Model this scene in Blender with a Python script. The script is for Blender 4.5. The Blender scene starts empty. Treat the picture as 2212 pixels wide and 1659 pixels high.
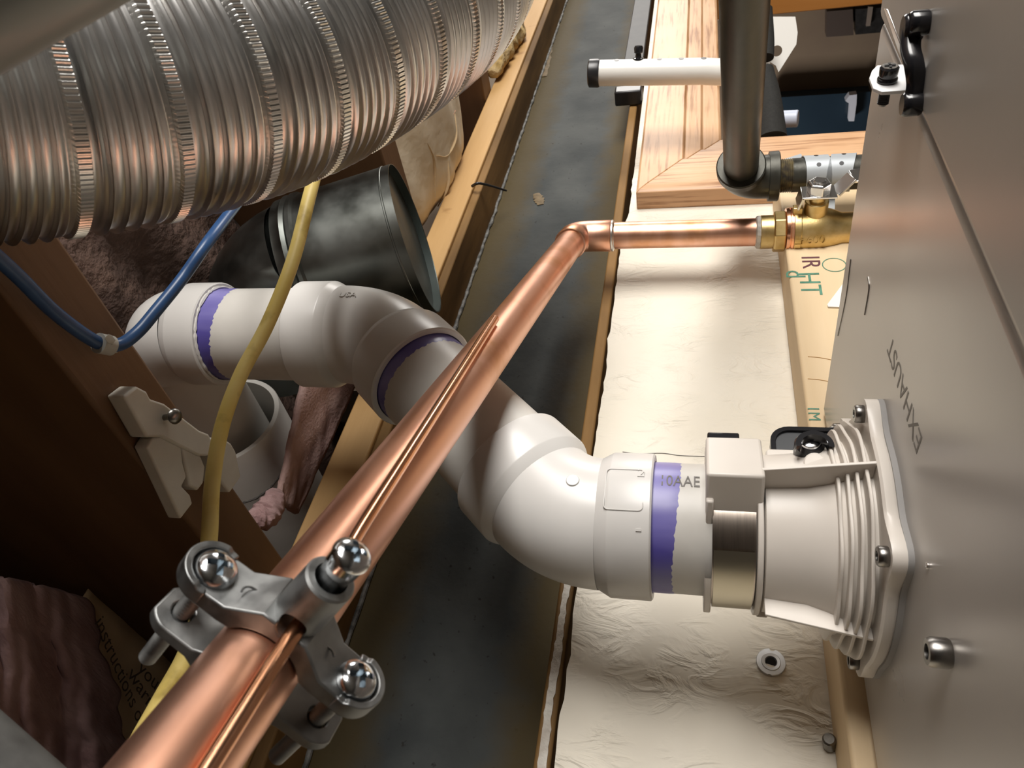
import bpy, bmesh, math, random
import numpy as np
from mathutils import Vector, Matrix

random.seed(7)
rng = np.random.default_rng(7)
SC = bpy.context.scene
COL = SC.collection

# ------------------------------------------------------------------ camera
F, CX, CY = 1609.0, 1106.0, 829.5            # focal length in pixels of the 2212 x 1659 frame
_U = np.array([.257, 1, 1.05]); _U /= np.linalg.norm(_U)      # along the wall, in camera axes
_V = np.array([1, -.244, -.012]); _V -= _U * (_U @ _V); _V /= np.linalg.norm(_V)   # downwards
_N = np.cross(_U, _V)                                           # into the wall
M = np.array([_U, _N, -_V])                  # camera (right, forward, up) -> room axes
H = 2.0                                      # height of the lens above the floor
C = np.array([0, -.405, H])

def ray(px, py): return M @ np.array([(px - CX) / F, 1, (CY - py) / F])
def P(px, py, d): return C + ray(px, py) * d
def PA(px, py, ax, val):
    r = ray(px, py); return C + r * ((val - C[ax]) / r[ax])
def PX(px, py, x): return PA(px, py, 0, x)
def PY(px, py, y): return PA(px, py, 1, y)
def PZ(px, py, z): return PA(px, py, 2, H + z)
def W(x, y, z): return np.array([x, y, H + z])      # z counted from the lens height
def nrm(v): v = np.asarray(v, float); return v / np.linalg.norm(v)

cam = bpy.data.cameras.new('camera')
cam.sensor_width = 36; cam.lens = 36 * F / 2212; cam.clip_start = .01
cam.dof.use_dof = True; cam.dof.focus_distance = .42; cam.dof.aperture_fstop = 34.0
camo = bpy.data.objects.new('camera', cam); COL.objects.link(camo)
rt, fw, up = M[:, 0], M[:, 1], M[:, 2]
camo.matrix_world = Matrix([[rt[0], up[0], -fw[0], C[0]], [rt[1], up[1], -fw[1], C[1]],
                            [rt[2], up[2], -fw[2], C[2]], [0, 0, 0, 1]])
SC.camera = camo

# ------------------------------------------------------------------ light
SC.view_settings.view_transform = 'Standard'; SC.view_settings.look = 'None'
SC.view_settings.gamma = 1; SC.view_settings.use_curve_mapping = False
SC.view_settings.exposure = 0.1
wd = bpy.data.worlds.new('world'); SC.world = wd; wd.use_nodes = True
wd.node_tree.nodes['Background'].inputs[0].default_value = (.9, .85, .75, 1)
wd.node_tree.nodes['Background'].inputs[1].default_value = .05

def area(name, loc, target, sx, sy, power, col):
    l = bpy.data.lights.new(name, 'AREA'); l.shape = 'RECTANGLE'; l.size = sx; l.size_y = sy
    l.energy = power; l.color = col
    o = bpy.data.objects.new(name, l); COL.objects.link(o)
    o.location = loc
    o.rotation_euler = (Vector(target) - Vector(loc)).to_track_quat('-Z', 'Y').to_euler()
    return o
area('ceiling_lamp', W(.66, -1.60, .10), W(.30, -.05, .0), 1.0, .55, 37, (1, .965, .92))
area('second_ceiling_lamp', W(2.15, -.62, .18), W(.5, -.02, -.05), .45, .5, 9, (1, .955, .90))
area('next_room_fill', W(2.0, 1.6, .3), W(2.8, .8, -.6), .5, .3, 14, (1, .9, .8))  # unseen fill light, added to brighten the room beyond the doorway

# ------------------------------------------------------------------ helpers
def frame_from(axis, ref=(0, 0, 1)):
    a = nrm(axis); r = np.asarray(ref, float)
    if abs(a @ nrm(r)) > .98: r = np.array([1., 0, 0])
    x = nrm(r - a * (a @ r)); y = np.cross(a, x)
    return x, y, a

class MB:
    def __init__(self): self.v = []; self.f = []
    def add(self, vs, fs):
        n = len(self.v); self.v += [tuple(map(float, p)) for p in vs]
        self.f += [tuple(i + n for i in f) for f in fs]; return self
    def box(self, c, ex, ey, ez, hx, hy, hz):
        c = np.asarray(c, float); ex, ey, ez = nrm(ex), nrm(ey), nrm(ez)
        vs = [c + ex * sx * hx + ey * sy * hy + ez * sz * hz for sz in (-1, 1) for sy in (-1, 1) for sx in (-1, 1)]
        return self.add(vs, [(0, 2, 3, 1), (4, 5, 7, 6), (0, 1, 5, 4), (2, 6, 7, 3), (0, 4, 6, 2), (1, 3, 7, 5)])
    def abox(self, x0, x1, y0, y1, z0, z1):      # z counted from the lens height
        return self.box(W((x0 + x1) / 2, (y0 + y1) / 2, (z0 + z1) / 2), (1, 0, 0), (0, 1, 0), (0, 0, 1),
                        (x1 - x0) / 2, (y1 - y0) / 2, (z1 - z0) / 2)
    def lathe(self, o, axis, prof, seg=48, ref=(0, 0, 1), rf=None, a0=0., a1=None, caps=True):
        o = np.asarray(o, float); x, y, a = frame_from(axis, ref)
        full = a1 is None; n = seg if full else seg + 1
        span = 2 * math.pi if full else a1 - a0
        vs = []
        for h, r in prof:
            for i in range(n):
                t = a0 + span * i / seg
                rr = r if rf is None else rf(h, r, t)
                vs.append(o + a * h + (x * math.cos(t) + y * math.sin(t)) * rr)
        fs = []
        for j in range(len(prof) - 1):
            for i in range(seg):
                k = (i + 1) % n
                fs.append((j * n + i, j * n + k, (j + 1) * n + k, (j + 1) * n + i))
        if full and caps:
            if prof[0][1] > 1e-7: fs.append(tuple(range(n))[::-1])
            if prof[-1][1] > 1e-7: fs.append(tuple((len(prof) - 1) * n + i for i in range(n)))
        return self.add(vs, fs)
    def cyl(self, p0, p1, r, r1=None, seg=32, ch=0.):
        p0, p1 = np.asarray(p0, float), np.asarray(p1, float); L = np.linalg.norm(p1 - p0)
        r1 = r if r1 is None else r1
        pf = [(0, r), (L, r1)] if not ch else [(0, r - ch), (ch, r), (L - ch, r1), (L, r1 - ch)]
        return self.lathe(p0, p1 - p0, pf, seg)
    def tube(self, path, r, seg=24, caps=True, ref=(0, 0, 1), fl=1.0):
        path = [np.asarray(p, float) for p in path]; n = len(path)
        rr = r if hasattr(r, '__len__') else [r] * n
        x = None; vs = []
        for i in range(n):
            t = nrm(path[min(i + 1, n - 1)] - path[max(i - 1, 0)])
            if x is None: x = frame_from(t, ref)[0]
            x = nrm(x - t * (t @ x)); y = np.cross(t, x)
            for k in range(seg):
                a = 2 * math.pi * k / seg
                vs.append(path[i] + (x * math.cos(a) + y * math.sin(a) * fl) * rr[i])
        fs = [(i * seg + k, i * seg + (k + 1) % seg, (i + 1) * seg + (k + 1) % seg, (i + 1) * seg + k)
              for i in range(n - 1) for k in range(seg)]
        if caps:
            fs.append(tuple(range(seg))[::-1]); fs.append(tuple((n - 1) * seg + k for k in range(seg)))
        return self.add(vs, fs)
    def prism(self, poly, o, ex, ey, ez, depth):
        o = np.asarray(o, float); ex, ey, ez = nrm(ex), nrm(ey), nrm(ez); n = len(poly)
        vs = [o + ex * p[0] + ey * p[1] for p in poly] + [o + ex * p[0] + ey * p[1] + ez * depth for p in poly]
        fs = [tuple(range(n))[::-1], tuple(range(n, 2 * n))] + [(i, (i + 1) % n, n + (i + 1) % n, n + i) for i in range(n)]
        return self.add(vs, fs)
    def grid(self, fn, nu, nv, thick=None):
        vs = [fn(i / nu, j / nv) for j in range(nv + 1) for i in range(nu + 1)]
        w = nu + 1
        fs = [(j * w + i, j * w + i + 1, (j + 1) * w + i + 1, (j + 1) * w + i) for j in range(nv) for i in range(nu)]
        return self.add(vs, fs)
    def build(self, name, m, parent=None, smooth=40, bevel=0., seg=2, solid=0., sub=0, kind=None):
        me = bpy.data.meshes.new(name)
        off = root_loc(parent)
        me.from_pydata([tuple(np.asarray(v) - off) for v in self.v], [], self.f)
        bm = bmesh.new(); bm.from_mesh(me); bmesh.ops.remove_doubles(bm, verts=bm.verts, dist=2e-6); bmesh.ops.recalc_face_normals(bm, faces=bm.faces); bm.to_mesh(me); bm.free()
        return finish(name, me, m, parent, smooth, bevel, seg, solid, sub, kind)

def root_loc(o):
    loc = np.zeros(3)
    while o is not None: loc += np.array(o.location); o = o.parent
    return loc
def finish(name, me, m, parent, smooth=40, bevel=0., seg=2, solid=0., sub=0, kind=None):
    me.materials.append(m)
    if smooth:
        for p in me.polygons: p.use_smooth = True
        me.set_sharp_from_angle(angle=math.radians(smooth))
    o = bpy.data.objects.new(name, me); COL.objects.link(o)
    if parent is not None: o.parent = parent
    if solid:
        s = o.modifiers.new('solid', 'SOLIDIFY'); s.thickness = solid; s.offset = 0
    if bevel:
        b = o.modifiers.new('bevel', 'BEVEL'); b.width = bevel; b.segments = seg; b.limit_method = 'ANGLE'
        b.angle_limit = math.radians(35); b.harden_normals = False
    if sub:
        s = o.modifiers.new('sub', 'SUBSURF'); s.levels = sub; s.render_levels = sub
    if kind: o['kind'] = kind
    return o
def thing(name, label, cat, loc, group=None):
    o = bpy.data.objects.new(name, None); COL.objects.link(o); o.empty_display_size = .01
    o.location = tuple(map(float, loc)); tag(o, label, cat, group); return o
def tag(o, label, cat, group=None):
    o['label'] = label; o['category'] = cat
    if group: o['group'] = group
    return o
def struct(o): o['kind'] = 'structure'; return o
def cut(o, cutters):
    """boolean-difference the cutter meshes (MB lists) out of o and bake the result"""
    tmp = []
    for mb in cutters:
        me = bpy.data.meshes.new('cutter'); off = root_loc(o.parent)
        me.from_pydata([tuple(np.asarray(v) - off) for v in mb.v], [], mb.f)
        bm = bmesh.new(); bm.from_mesh(me); bmesh.ops.recalc_face_normals(bm, faces=bm.faces); bm.to_mesh(me); bm.free()
        c = bpy.data.objects.new('cutter', me); COL.objects.link(c); c.parent = o.parent; tmp.append(c)
        b = o.modifiers.new('cut', 'BOOLEAN'); b.operation = 'DIFFERENCE'; b.object = c; b.solver = 'EXACT'
    bpy.context.view_layer.update()
    dg = bpy.context.evaluated_depsgraph_get()
    me = bpy.data.meshes.new_from_object(o.evaluated_get(dg))
    o.modifiers.clear(); o.data = me
    for c in tmp: bpy.data.objects.remove(c)
    for p in me.polygons: p.use_smooth = True
    me.set_sharp_from_angle(angle=math.radians(35))
    return o
def text(name, s, size, fn, m, parent, ext=.0001, label=None):
    """lettering as thin mesh; fn maps (x, y, z) of the flat text to a room point"""
    cu = bpy.data.curves.new(name, 'FONT'); cu.body = s; cu.size = size; cu.extrude = ext; cu.resolution_u = 3
    cu.align_x = 'CENTER'; cu.align_y = 'CENTER'
    t = bpy.data.objects.new(name, cu); COL.objects.link(t)
    bpy.context.view_layer.update()
    me = bpy.data.meshes.new_from_object(t.evaluated_get(bpy.context.evaluated_depsgraph_get()))
    bpy.data.objects.remove(t)
    off = root_loc(parent)
    for v in me.vertices: v.co = Vector(np.asarray(fn(v.co.x, v.co.y, v.co.z)) - off)
    me.materials.clear()
    o = finish(name, me, m, parent, smooth=0)
    if label: o['label'] = label
    return o
def spline(pts, n=12):
    """Catmull-Rom through the points"""
    p = [np.asarray(q, float) for q in pts]; p = [2 * p[0] - p[1]] + p + [2 * p[-1] - p[-2]]
    out = []
    for i in range(1, len(p) - 2):
        for k in range(n):
            t = k / n; a, b, c, d = p[i - 1:i + 3]
            out.append(.5 * ((2 * b) + (c - a) * t + (2 * a - 5 * b + 4 * c - d) * t * t + (3 * b - a - 3 * c + d) * t ** 3))
    return out + [p[-2]]
def arc_path(a, v, b, R, n=12):
    """straight a -> corner v -> b rounded with radius R; returns tangent points and arc"""
    a, v, b = map(lambda q: np.asarray(q, float), (a, v, b)); d0, d1 = nrm(v - a), nrm(b - v)
    th = math.acos(np.clip(d0 @ d1, -1, 1)); L = R * math.tan(th / 2)
    t0, t1 = v - d0 * L, v + d1 * L
    cdir = nrm(d1 - d0); ctr = v + cdir * R / math.cos(th / 2)
    nrm0 = t0 - ctr; k = np.cross(d0, d1); k = nrm(k)
    pts = []
    for i in range(n + 1):
        s = th * i / n
        pts.append(ctr + nrm0 * math.cos(s) + np.cross(k, nrm0) * math.sin(s))
    return t0, t1, pts

# ------------------------------------------------------------------ materials
def mat(name, c1, c2=None, rough=.5, metal=0., scale=60., detail=4., lo=.35, hi=.65, stretch=None,
        bump=0., bscale=None, bstretch=None, bdist=.001, c3=None, s3=20., lo3=.5, hi3=.62, spec=.5, coat=0.,
        rvar=0., trans=0., sss=0., aniso=0.):
    m = bpy.data.materials.new(name); m.use_nodes = True
    nt = m.node_tree; N = nt.nodes; L = nt.links; b = N['Principled BSDF']
    b.inputs['Roughness'].default_value = rough; b.inputs['Metallic'].default_value = metal
    b.inputs['Specular IOR Level'].default_value = spec
    if coat: b.inputs['Coat Weight'].default_value = coat; b.inputs['Coat Roughness'].default_value = .1
    if sss:
        b.inputs['Subsurface Weight'].default_value = sss; b.inputs['Subsurface Radius'].default_value = (.004, .003, .002)
        b.inputs['Subsurface Scale'].default_value = 1.0
    if trans: b.inputs['Transmission Weight'].default_value = trans
    tc = N.new('ShaderNodeTexCoord')
    def noise(sc, st, det=4.):
        src = tc.outputs['Object']
        if st is not None:
            mp = N.new('ShaderNodeMapping'); mp.inputs['Scale'].default_value = st; L.new(src, mp.inputs[0]); src = mp.outputs[0]
        n = N.new('ShaderNodeTexNoise'); n.inputs['Scale'].default_value = sc; n.inputs['Detail'].default_value = det
        L.new(src, n.inputs['Vector']); return n.outputs['Fac']
    def ramp(fac, a, bb, pa, pb):
        r = N.new('ShaderNodeValToRGB'); r.color_ramp.elements[0].position = pa; r.color_ramp.elements[1].position = pb
        r.color_ramp.elements[0].color = (*a, 1); r.color_ramp.elements[1].color = (*bb, 1)
        L.new(fac, r.inputs[0]); return r.outputs[0]
    b.inputs['Base Color'].default_value = (*c1, 1)
    if c2 is not None:
        f = noise(scale, stretch, detail); col = ramp(f, c1, c2, lo, hi)
        if c3 is not None:
            f3 = noise(s3, None, 6.); w = ramp(f3, (0, 0, 0), (1, 1, 1), lo3, hi3)
            mx = N.new('ShaderNodeMix'); mx.data_type = 'RGBA'; L.new(w, mx.inputs[0]); L.new(col, mx.inputs[6])
            mx.inputs[7].default_value = (*c3, 1); col = mx.outputs[2]
        L.new(col, b.inputs['Base Color'])
        if rvar:
            mr = N.new('ShaderNodeMapRange'); mr.inputs[3].default_value = max(0, rough - rvar); mr.inputs[4].default_value = rough + rvar
            mr.inputs[1].default_value = .3; mr.inputs[2].default_value = .7
            L.new(f, mr.inputs[0]); L.new(mr.outputs[0], b.inputs['Roughness'])
    if bump:
        bp = N.new('ShaderNodeBump'); bp.inputs['Strength'].default_value = bump; bp.inputs['Distance'].default_value = bdist
        L.new(noise(bscale or scale, bstretch if bstretch is not None else stretch, 6.), bp.inputs['Height'])
        L.new(bp.outputs[0], b.inputs['Normal'])
    m['b'] = 1
    return m
def zmask_mix(m, col, stops, axis=2, wob=.01, wscale=30.):
    """paint/rust of a given colour laid on by position along an axis (a mark of its own, not shading)"""
    nt = m.node_tree; N = nt.nodes; L = nt.links; b = N['Principled BSDF']
    tc = N.new('ShaderNodeTexCoord'); sp = N.new('ShaderNodeSeparateXYZ'); L.new(tc.outputs['Object'], sp.inputs[0])
    n = N.new('ShaderNodeTexNoise'); n.inputs['Scale'].default_value = wscale; n.inputs['Detail'].default_value = 8
    L.new(tc.outputs['Object'], n.inputs['Vector'])
    ma = N.new('ShaderNodeMath'); ma.operation = 'MULTIPLY_ADD'; ma.inputs[1].default_value = wob * 2; L.new(n.outputs['Fac'], ma.inputs[0])
    L.new(sp.outputs[axis], ma.inputs[2])
    lo, hi = stops[0][0], stops[-1][0]
    mr = N.new('ShaderNodeMapRange'); mr.inputs[1].default_value = lo + wob; mr.inputs[2].default_value = hi + wob; L.new(ma.outputs[0], mr.inputs[0])
    r = N.new('ShaderNodeValToRGB'); els = r.color_ramp.elements
    while len(els) < len(stops): els.new(.5)
    for e, (p, v) in zip(els, stops): e.position = (p - lo) / (hi - lo); e.color = (v, v, v, 1)
    L.new(mr.outputs[0], r.inputs[0])
    mx = N.new('ShaderNodeMix'); mx.data_type = 'RGBA'; L.new(r.outputs[0], mx.inputs[0])
    src = b.inputs['Base Color'].links
    if src: L.new(src[0].from_socket, mx.inputs[6])
    else: mx.inputs[6].default_value = b.inputs['Base Color'].default_value
    mx.inputs[7].default_value = (*col, 1); L.new(mx.outputs[2], b.inputs['Base Color'])
    return m

PVC = mat('pvc_white', (.60, .585, .56), (.66, .645, .62), rough=.32, scale=18, sss=.0)
PVCPIPE = mat('pvc_pipe_matt', (.55, .53, .49), (.62, .60, .56), rough=.42, scale=25, c3=(.45, .43, .39), s3=14, lo3=.55, hi3=.75)
PRIMER = mat('purple_primer', (.085, .07, .30), (.28, .26, .54), rough=.35, scale=26, stretch=(1, 1, .25), lo=.42, hi=.68)
INK = mat('grey_print_ink', (.16, .15, .14), rough=.6)
COPPER = mat('copper_tube', (.84, .42, .27), (.92, .56, .42), rough=.37, metal=1, scale=9, stretch=(1, 1, 6), rvar=.06, bump=.03, bscale=260, bdist=.0004,
             c3=(.60, .27, .10), s3=22, lo3=.52, hi3=.72)
COPPERW = mat('copper_wire', (.80, .38, .20), (.92, .52, .34), rough=.22, metal=1, scale=40)
SOLDER = mat('solder', (.62, .60, .56), (.75, .73, .70), rough=.35, metal=1, scale=300)
BRASS = mat('brass_casting', (.60, .43, .17), (.72, .55, .27), rough=.38, metal=1, scale=120, bump=.15, bscale=900, bdist=.0003)
PUTTY = mat('pipe_dope', (.75, .72, .66), (.5, .47, .42), rough=.6, scale=200, bump=.4, bscale=400)
ALU = mat('duct_aluminium', (.70, .69, .67), (.80, .79, .77), rough=.33, metal=1, scale=30, rvar=.05, bump=.012, bscale=60, bdist=.002)
ALUEDGE = mat('crimped_aluminium', (.74, .73, .70), (.84, .83, .80), rough=.30, metal=1, scale=200)
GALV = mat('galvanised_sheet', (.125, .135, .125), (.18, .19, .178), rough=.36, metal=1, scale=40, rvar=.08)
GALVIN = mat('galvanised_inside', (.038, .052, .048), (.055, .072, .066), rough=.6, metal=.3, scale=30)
ZINC = mat('zinc_casting', (.25, .255, .255), (.34, .345, .34), rough=.48, metal=1, scale=160, rvar=.1, bump=.12, bscale=700, bdist=.0003)
CHROME = mat('zinc_plated_screw', (.66, .68, .70), (.76, .78, .80), rough=.16, metal=1, scale=200)
STEELD = mat('dark_steel_bolt', (.20, .19, .18), (.30, .29, .27), rough=.3, metal=1, scale=200)
STEEL = mat('bright_steel', (.72, .71, .69), (.80, .79, .77), rough=.22, metal=1, scale=90)
BAND = mat('steel_band', (.42, .36, .31), (.50, .43, .37), rough=.28, metal=1, scale=60, stretch=(1, 1, 20))
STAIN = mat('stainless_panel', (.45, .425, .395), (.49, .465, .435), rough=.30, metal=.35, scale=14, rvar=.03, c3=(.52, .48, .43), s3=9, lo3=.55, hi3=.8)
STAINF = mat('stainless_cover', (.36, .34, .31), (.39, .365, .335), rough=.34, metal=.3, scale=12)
BLACKIRON = mat('black_iron_pipe', (.030, .030, .024), (.075, .073, .060), rough=.42, metal=.5, scale=60, stretch=(1, .15, 1), lo=.3, hi=.7, rvar=.1, bump=.1, bscale=300)
BLACK = mat('black_rubber', (.012, .012, .013), (.022, .022, .024), rough=.35, scale=60)
BLACKG = mat('black_glossy_plastic', (.012, .012, .014), rough=.16)
FOAM = mat('black_foam', (.014, .014, .013), (.02, .02, .018), rough=.85, scale=300, bump=.3, bscale=900)
PANELG = mat('grey_plastic', (.035, .038, .042), rough=.35)
WHITEP = mat('white_enamel', (.80, .79, .75), rough=.22)
ADAPT = mat('adapter_plastic', (.66, .61, .55), (.71, .66, .60), rough=.36, scale=20)
GASK = mat('grey_gasket', (.30, .29, .28), rough=.6)
HOOKP = mat('translucent_nylon', (.58, .54, .47), (.66, .62, .55), rough=.4, scale=40, sss=.3)
YEL = mat('yellow_cable_jacket', (.74, .56, .15), (.80, .63, .22), rough=.45, scale=50, c3=(.40, .28, .06), s3=60, lo3=.58, hi3=.75)
BLUE = mat('blue_cable_jacket', (.022, .065, .17), (.03, .085, .21), rough=.35, scale=60)
NYLON = mat('clear_clip', (.48, .47, .42), rough=.3)
WALLM = mat('textured_white_paint', (.73, .675, .565), (.785, .735, .635), rough=.6, scale=9, lo=.4, hi=.65)
GYP = mat('gypsum_edge', (.70, .67, .61), (.52, .47, .41), rough=.9, scale=90, bump=.6, bscale=300, bdist=.002)
RUSTF = mat('brown_primer_flange', (.12, .065, .022), (.30, .17, .06), rough=.7, spec=.25, scale=26, stretch=(.2, 1, 1), detail=8, lo=.35, hi=.7, bump=.3, bscale=120)
STEELBEAM = mat('painted_beam', (.032, .037, .037), (.066, .071, .068), rough=.68, spec=.25, scale=14, detail=8, bump=.25, bscale=120, bdist=.0012,
                c3=(.016, .015, .013), s3=190, lo3=.64, hi3=.72)
WELD = mat('weld_bead', (.07, .07, .065), (.26, .255, .24), rough=.7, metal=.2, scale=160, bump=.8, bscale=500, bdist=.001)
PINE = mat('pine_lumber', (.46, .27, .10), (.58, .36, .15), rough=.6, scale=22, stretch=(.12, 1, 1), detail=6, bump=.25, bscale=200, bstretch=(.1, 1, 1), c3=(.34, .18, .06), s3=30, lo3=.62, hi3=.7)
JOIST = mat('old_joist', (.115, .054, .021), (.165, .083, .034), rough=.65, scale=26, stretch=(1, .12, 1), detail=6, bump=.2, bscale=200, bstretch=(1, .1, 1))
PLY = mat('mounting_board', (.60, .44, .25), (.72, .56, .36), rough=.6, scale=20, stretch=(.12, 1, 1), detail=6, bump=.2, bscale=250, bstretch=(.1, 1, 1))
SUBF = mat('subfloor', (.10, .055, .03), (.14, .08, .045), rough=.8, scale=12)
KRAFT = mat('kraft_paper', (.76, .64, .46), (.83, .72, .55), rough=.7, scale=14, bump=.3, bscale=45, bdist=.003)
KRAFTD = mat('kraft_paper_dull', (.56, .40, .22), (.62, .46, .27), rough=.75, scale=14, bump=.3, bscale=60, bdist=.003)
KRAFTLAP = mat('kraft_paper_lap', (.80, .69, .51), (.86, .76, .59), rough=.7, scale=18, bump=.3, bscale=70, bdist=.003)
PINK = mat('pink_fibreglass', (.30, .18, .175), (.42, .28, .27), rough=.98, scale=55, stretch=(1, .25, 1), detail=8, bump=.5, bscale=420, bdist=.002)
PINKL = mat('pale_pink_fibreglass', (.46, .29, .26), (.56, .38, .34), rough=.95, scale=40, detail=8, bump=.4, bscale=400, bdist=.002)
YELF = mat('yellow_foam', (.42, .28, .10), (.56, .42, .22), rough=.9, scale=60, bump=.8, bscale=120, bdist=.004)
REDINK = mat('red_print', (.42, .15, .08), rough=.8)
BROWNINK = mat('brown_print', (.09, .055, .03), rough=.8)
GREENINK = mat('green_stamp', (.05, .17, .11), (.10, .26, .18), rough=.7, scale=200)
PURPINK = mat('dark_stamp', (.10, .03, .04), rough=.7)
def oak(name, st):
    return mat(name, (.60, .35, .185), (.30, .135, .05), rough=.45, scale=290, stretch=st, detail=4, lo=.50, hi=.66,
               bump=.3, bscale=180, bstretch=st, bdist=.0008, c3=(.70, .44, .25), s3=12, lo3=.4, hi3=.7)
OAKX = oak('oak_grain_along', (.05, 1, 1)); OAKZ = oak('oak_grain_upright', (1, 1, .05))
ORANGE = mat('orange_varnished_wood', (.62, .24, .05), (.70, .30, .08), rough=.3, scale=30, stretch=(1, 1, .1), coat=.3)
BROWNW = mat('dim_brown_wall', (.16, .12, .09), (.18, .14, .10), rough=.8, scale=5)
DARKW = mat('dark_cabinet', (.06, .045, .04), rough=.5)
FRAMEW = mat('grey_cabinet_edge', (.20, .17, .15), rough=.6)
SCREENB = mat('dark_blue_glass', (.015, .03, .05), (.03, .055, .08), rough=.2, scale=1.5)
PALEB = mat('pale_blue_white', (.55, .60, .72), rough=.4)
FLOORM = mat('grey_concrete', (.13, .125, .12), (.17, .165, .155), rough=.8, scale=6)
ROOMW = mat('plain_room_paint', (.30, .29, .27), rough=.8)
TAGG = mat('grey_sheet_metal', (.42, .45, .47), rough=.45, metal=.3)

# wall relief: trowelled swirls
def wall_relief(m):
    nt = m.node_tree; N = nt.nodes; L = nt.links; b = N['Principled BSDF']
    tc = N.new('ShaderNodeTexCoord')
    n0 = N.new('ShaderNodeTexNoise'); n0.inputs['Scale'].default_value = 30; n0.inputs['Detail'].default_value = 3; L.new(tc.outputs['Object'], n0.inputs['Vector'])
    mp = N.new('ShaderNodeMapping'); mp.inputs['Scale'].default_value = (1.0, 1, .45); mp.inputs['Rotation'].default_value = (0, .6, 0); L.new(tc.outputs['Object'], mp.inputs[0])
    n1 = N.new('ShaderNodeTexNoise'); n1.inputs['Scale'].default_value = 58; n1.inputs['Detail'].default_value = 4; n1.inputs['Distortion'].default_value = 1.6
    L.new(mp.outputs[0], n1.inputs['Vector'])
    sb = N.new('ShaderNodeMath'); sb.operation = 'SUBTRACT'; sb.inputs[1].default_value = .5; L.new(n1.outputs['Fac'], sb.inputs[0])
    ab = N.new('ShaderNodeMath'); ab.operation = 'ABSOLUTE'; L.new(sb.outputs[0], ab.inputs[0])
    pw = N.new('ShaderNodeMapRange'); pw.inputs[1].default_value = 0; pw.inputs[2].default_value = .13; pw.inputs[3].default_value = 1; pw.inputs[4].default_value = 0; L.new(ab.outputs[0], pw.inputs[0])
    mk = N.new('ShaderNodeMapRange'); mk.inputs[1].default_value = .42; mk.inputs[2].default_value = .6; L.new(n0.outputs['Fac'], mk.inputs[0])
    mu = N.new('ShaderNodeMath'); mu.operation = 'MULTIPLY'; L.new(pw.outputs[0], mu.inputs[0]); L.new(mk.outputs[0], mu.inputs[1])
    bp = N.new('ShaderNodeBump'); bp.inputs['Strength'].default_value = .6; bp.inputs['Distance'].default_value = .0013
    L.new(mu.outputs[0], bp.inputs['Height']); L.new(bp.outputs[0], b.inputs['Normal'])
wall_relief(WALLM)
# brown primer showing along both edges of the beam
zmask_mix(STEELBEAM, (.070, .048, .014), [(.05 - .06, 1), (.096 - .06, .9), (.122 - .06, .0), (.176 - .06, .0), (.203 - .06, .8), (.24 - .06, 1)], 2, .014, 45)
# ------------------------------------------------------------------ room shell
HB = .345      # +X end of the heater near the wall
WT = .067      # top of the drywall
DX0, DX1 = .748, 1.53     # doorway
struct(MB().abox(-4.0, 2.6, -2.3, 0.0, -2.06, -2.0).build('floor', FLOORM))
def ragged_wall():
    mb = MB(); n = 140; xs = np.concatenate([[-4.0], np.linspace(-.4, DX0, n - 1)])
    zt = WT + .0003 * np.sin(xs * 60) + rng.normal(0, .0005, n); zt[xs > .62] = .0635 + rng.normal(0, .0006, int((xs > .62).sum()))
    vs = []
    for y in (0., .0125):
        for x, z in zip(xs, zt): vs.append(W(x, y, z))
        for x in xs: vs.append(W(x, y, -2.0))
    fs = []
    for k in range(n - 1):
        fs += [(k, k + 1, n + k + 1, n + k), (2 * n + k, 3 * n + k, 3 * n + k + 1, 2 * n + k + 1), (k, 2 * n + k, 2 * n + k + 1, k + 1)]
    fs += [(n - 1, 3 * n - 1, 4 * n - 1, 2 * n - 1), (0, n, 3 * n, 2 * n)]
    mb.add(vs, fs); return mb
wall = struct(ragged_wall().build('wall_back', WALLM, smooth=30))
MB().abox(DX1, 2.6, 0, .0125, -2.0, .05).build('wall_panel', WALLM, wall)
MB().abox(DX0, DX1, 0, .0125, -.0, .0635).build('wall_panel', WALLM, wall)
# thin paint-smeared strip of gypsum left on the beam behind the ragged edge
def strip():
    n = 120; xs = np.linspace(-.1, .235, n); vs = []; 
    top = .0765 + .0003 * np.sin(xs * 50) + rng.normal(0, .0002, n); bot = .0722 + rng.normal(0, .0003, n) + .0004 * np.sin(xs * 130)
    for y in (.004, .0125):
        for x, t, b_ in zip(xs, top, bot): vs += [W(x, y, t), W(x, y, b_)]
    fs = []
    for k in range(n - 1):
        a = 2 * k; b_ = 2 * n + a
        fs += [(a, a + 2, a + 3, a + 1), (b_, b_ + 1, b_ + 3, b_ + 2), (a, b_, b_ + 2, a + 2), (a + 1, a + 3, b_ + 3, b_ + 1)]
    return MB().add(vs, fs)
struct(MB().abox(-4.0, 2.6, -2.3, -2.25, -2.0, .52).build('wall_opposite', ROOMW))
struct(MB().abox(2.55, 2.6, -2.3, 0, -2.0, .52).build('wall_end', ROOMW))
struct(MB().abox(-4.0, -3.95, -2.3, 0, -2.0, .52).build('wall_near', ROOMW))
struct(MB().abox(-4.0, 2.6, -2.3, .34, .50, .52).build('ceiling', SUBF))
struct(MB().abox(-4.0, 2.6, .30, .34, .235, .50).build('wall_rim', SUBF))

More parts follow.
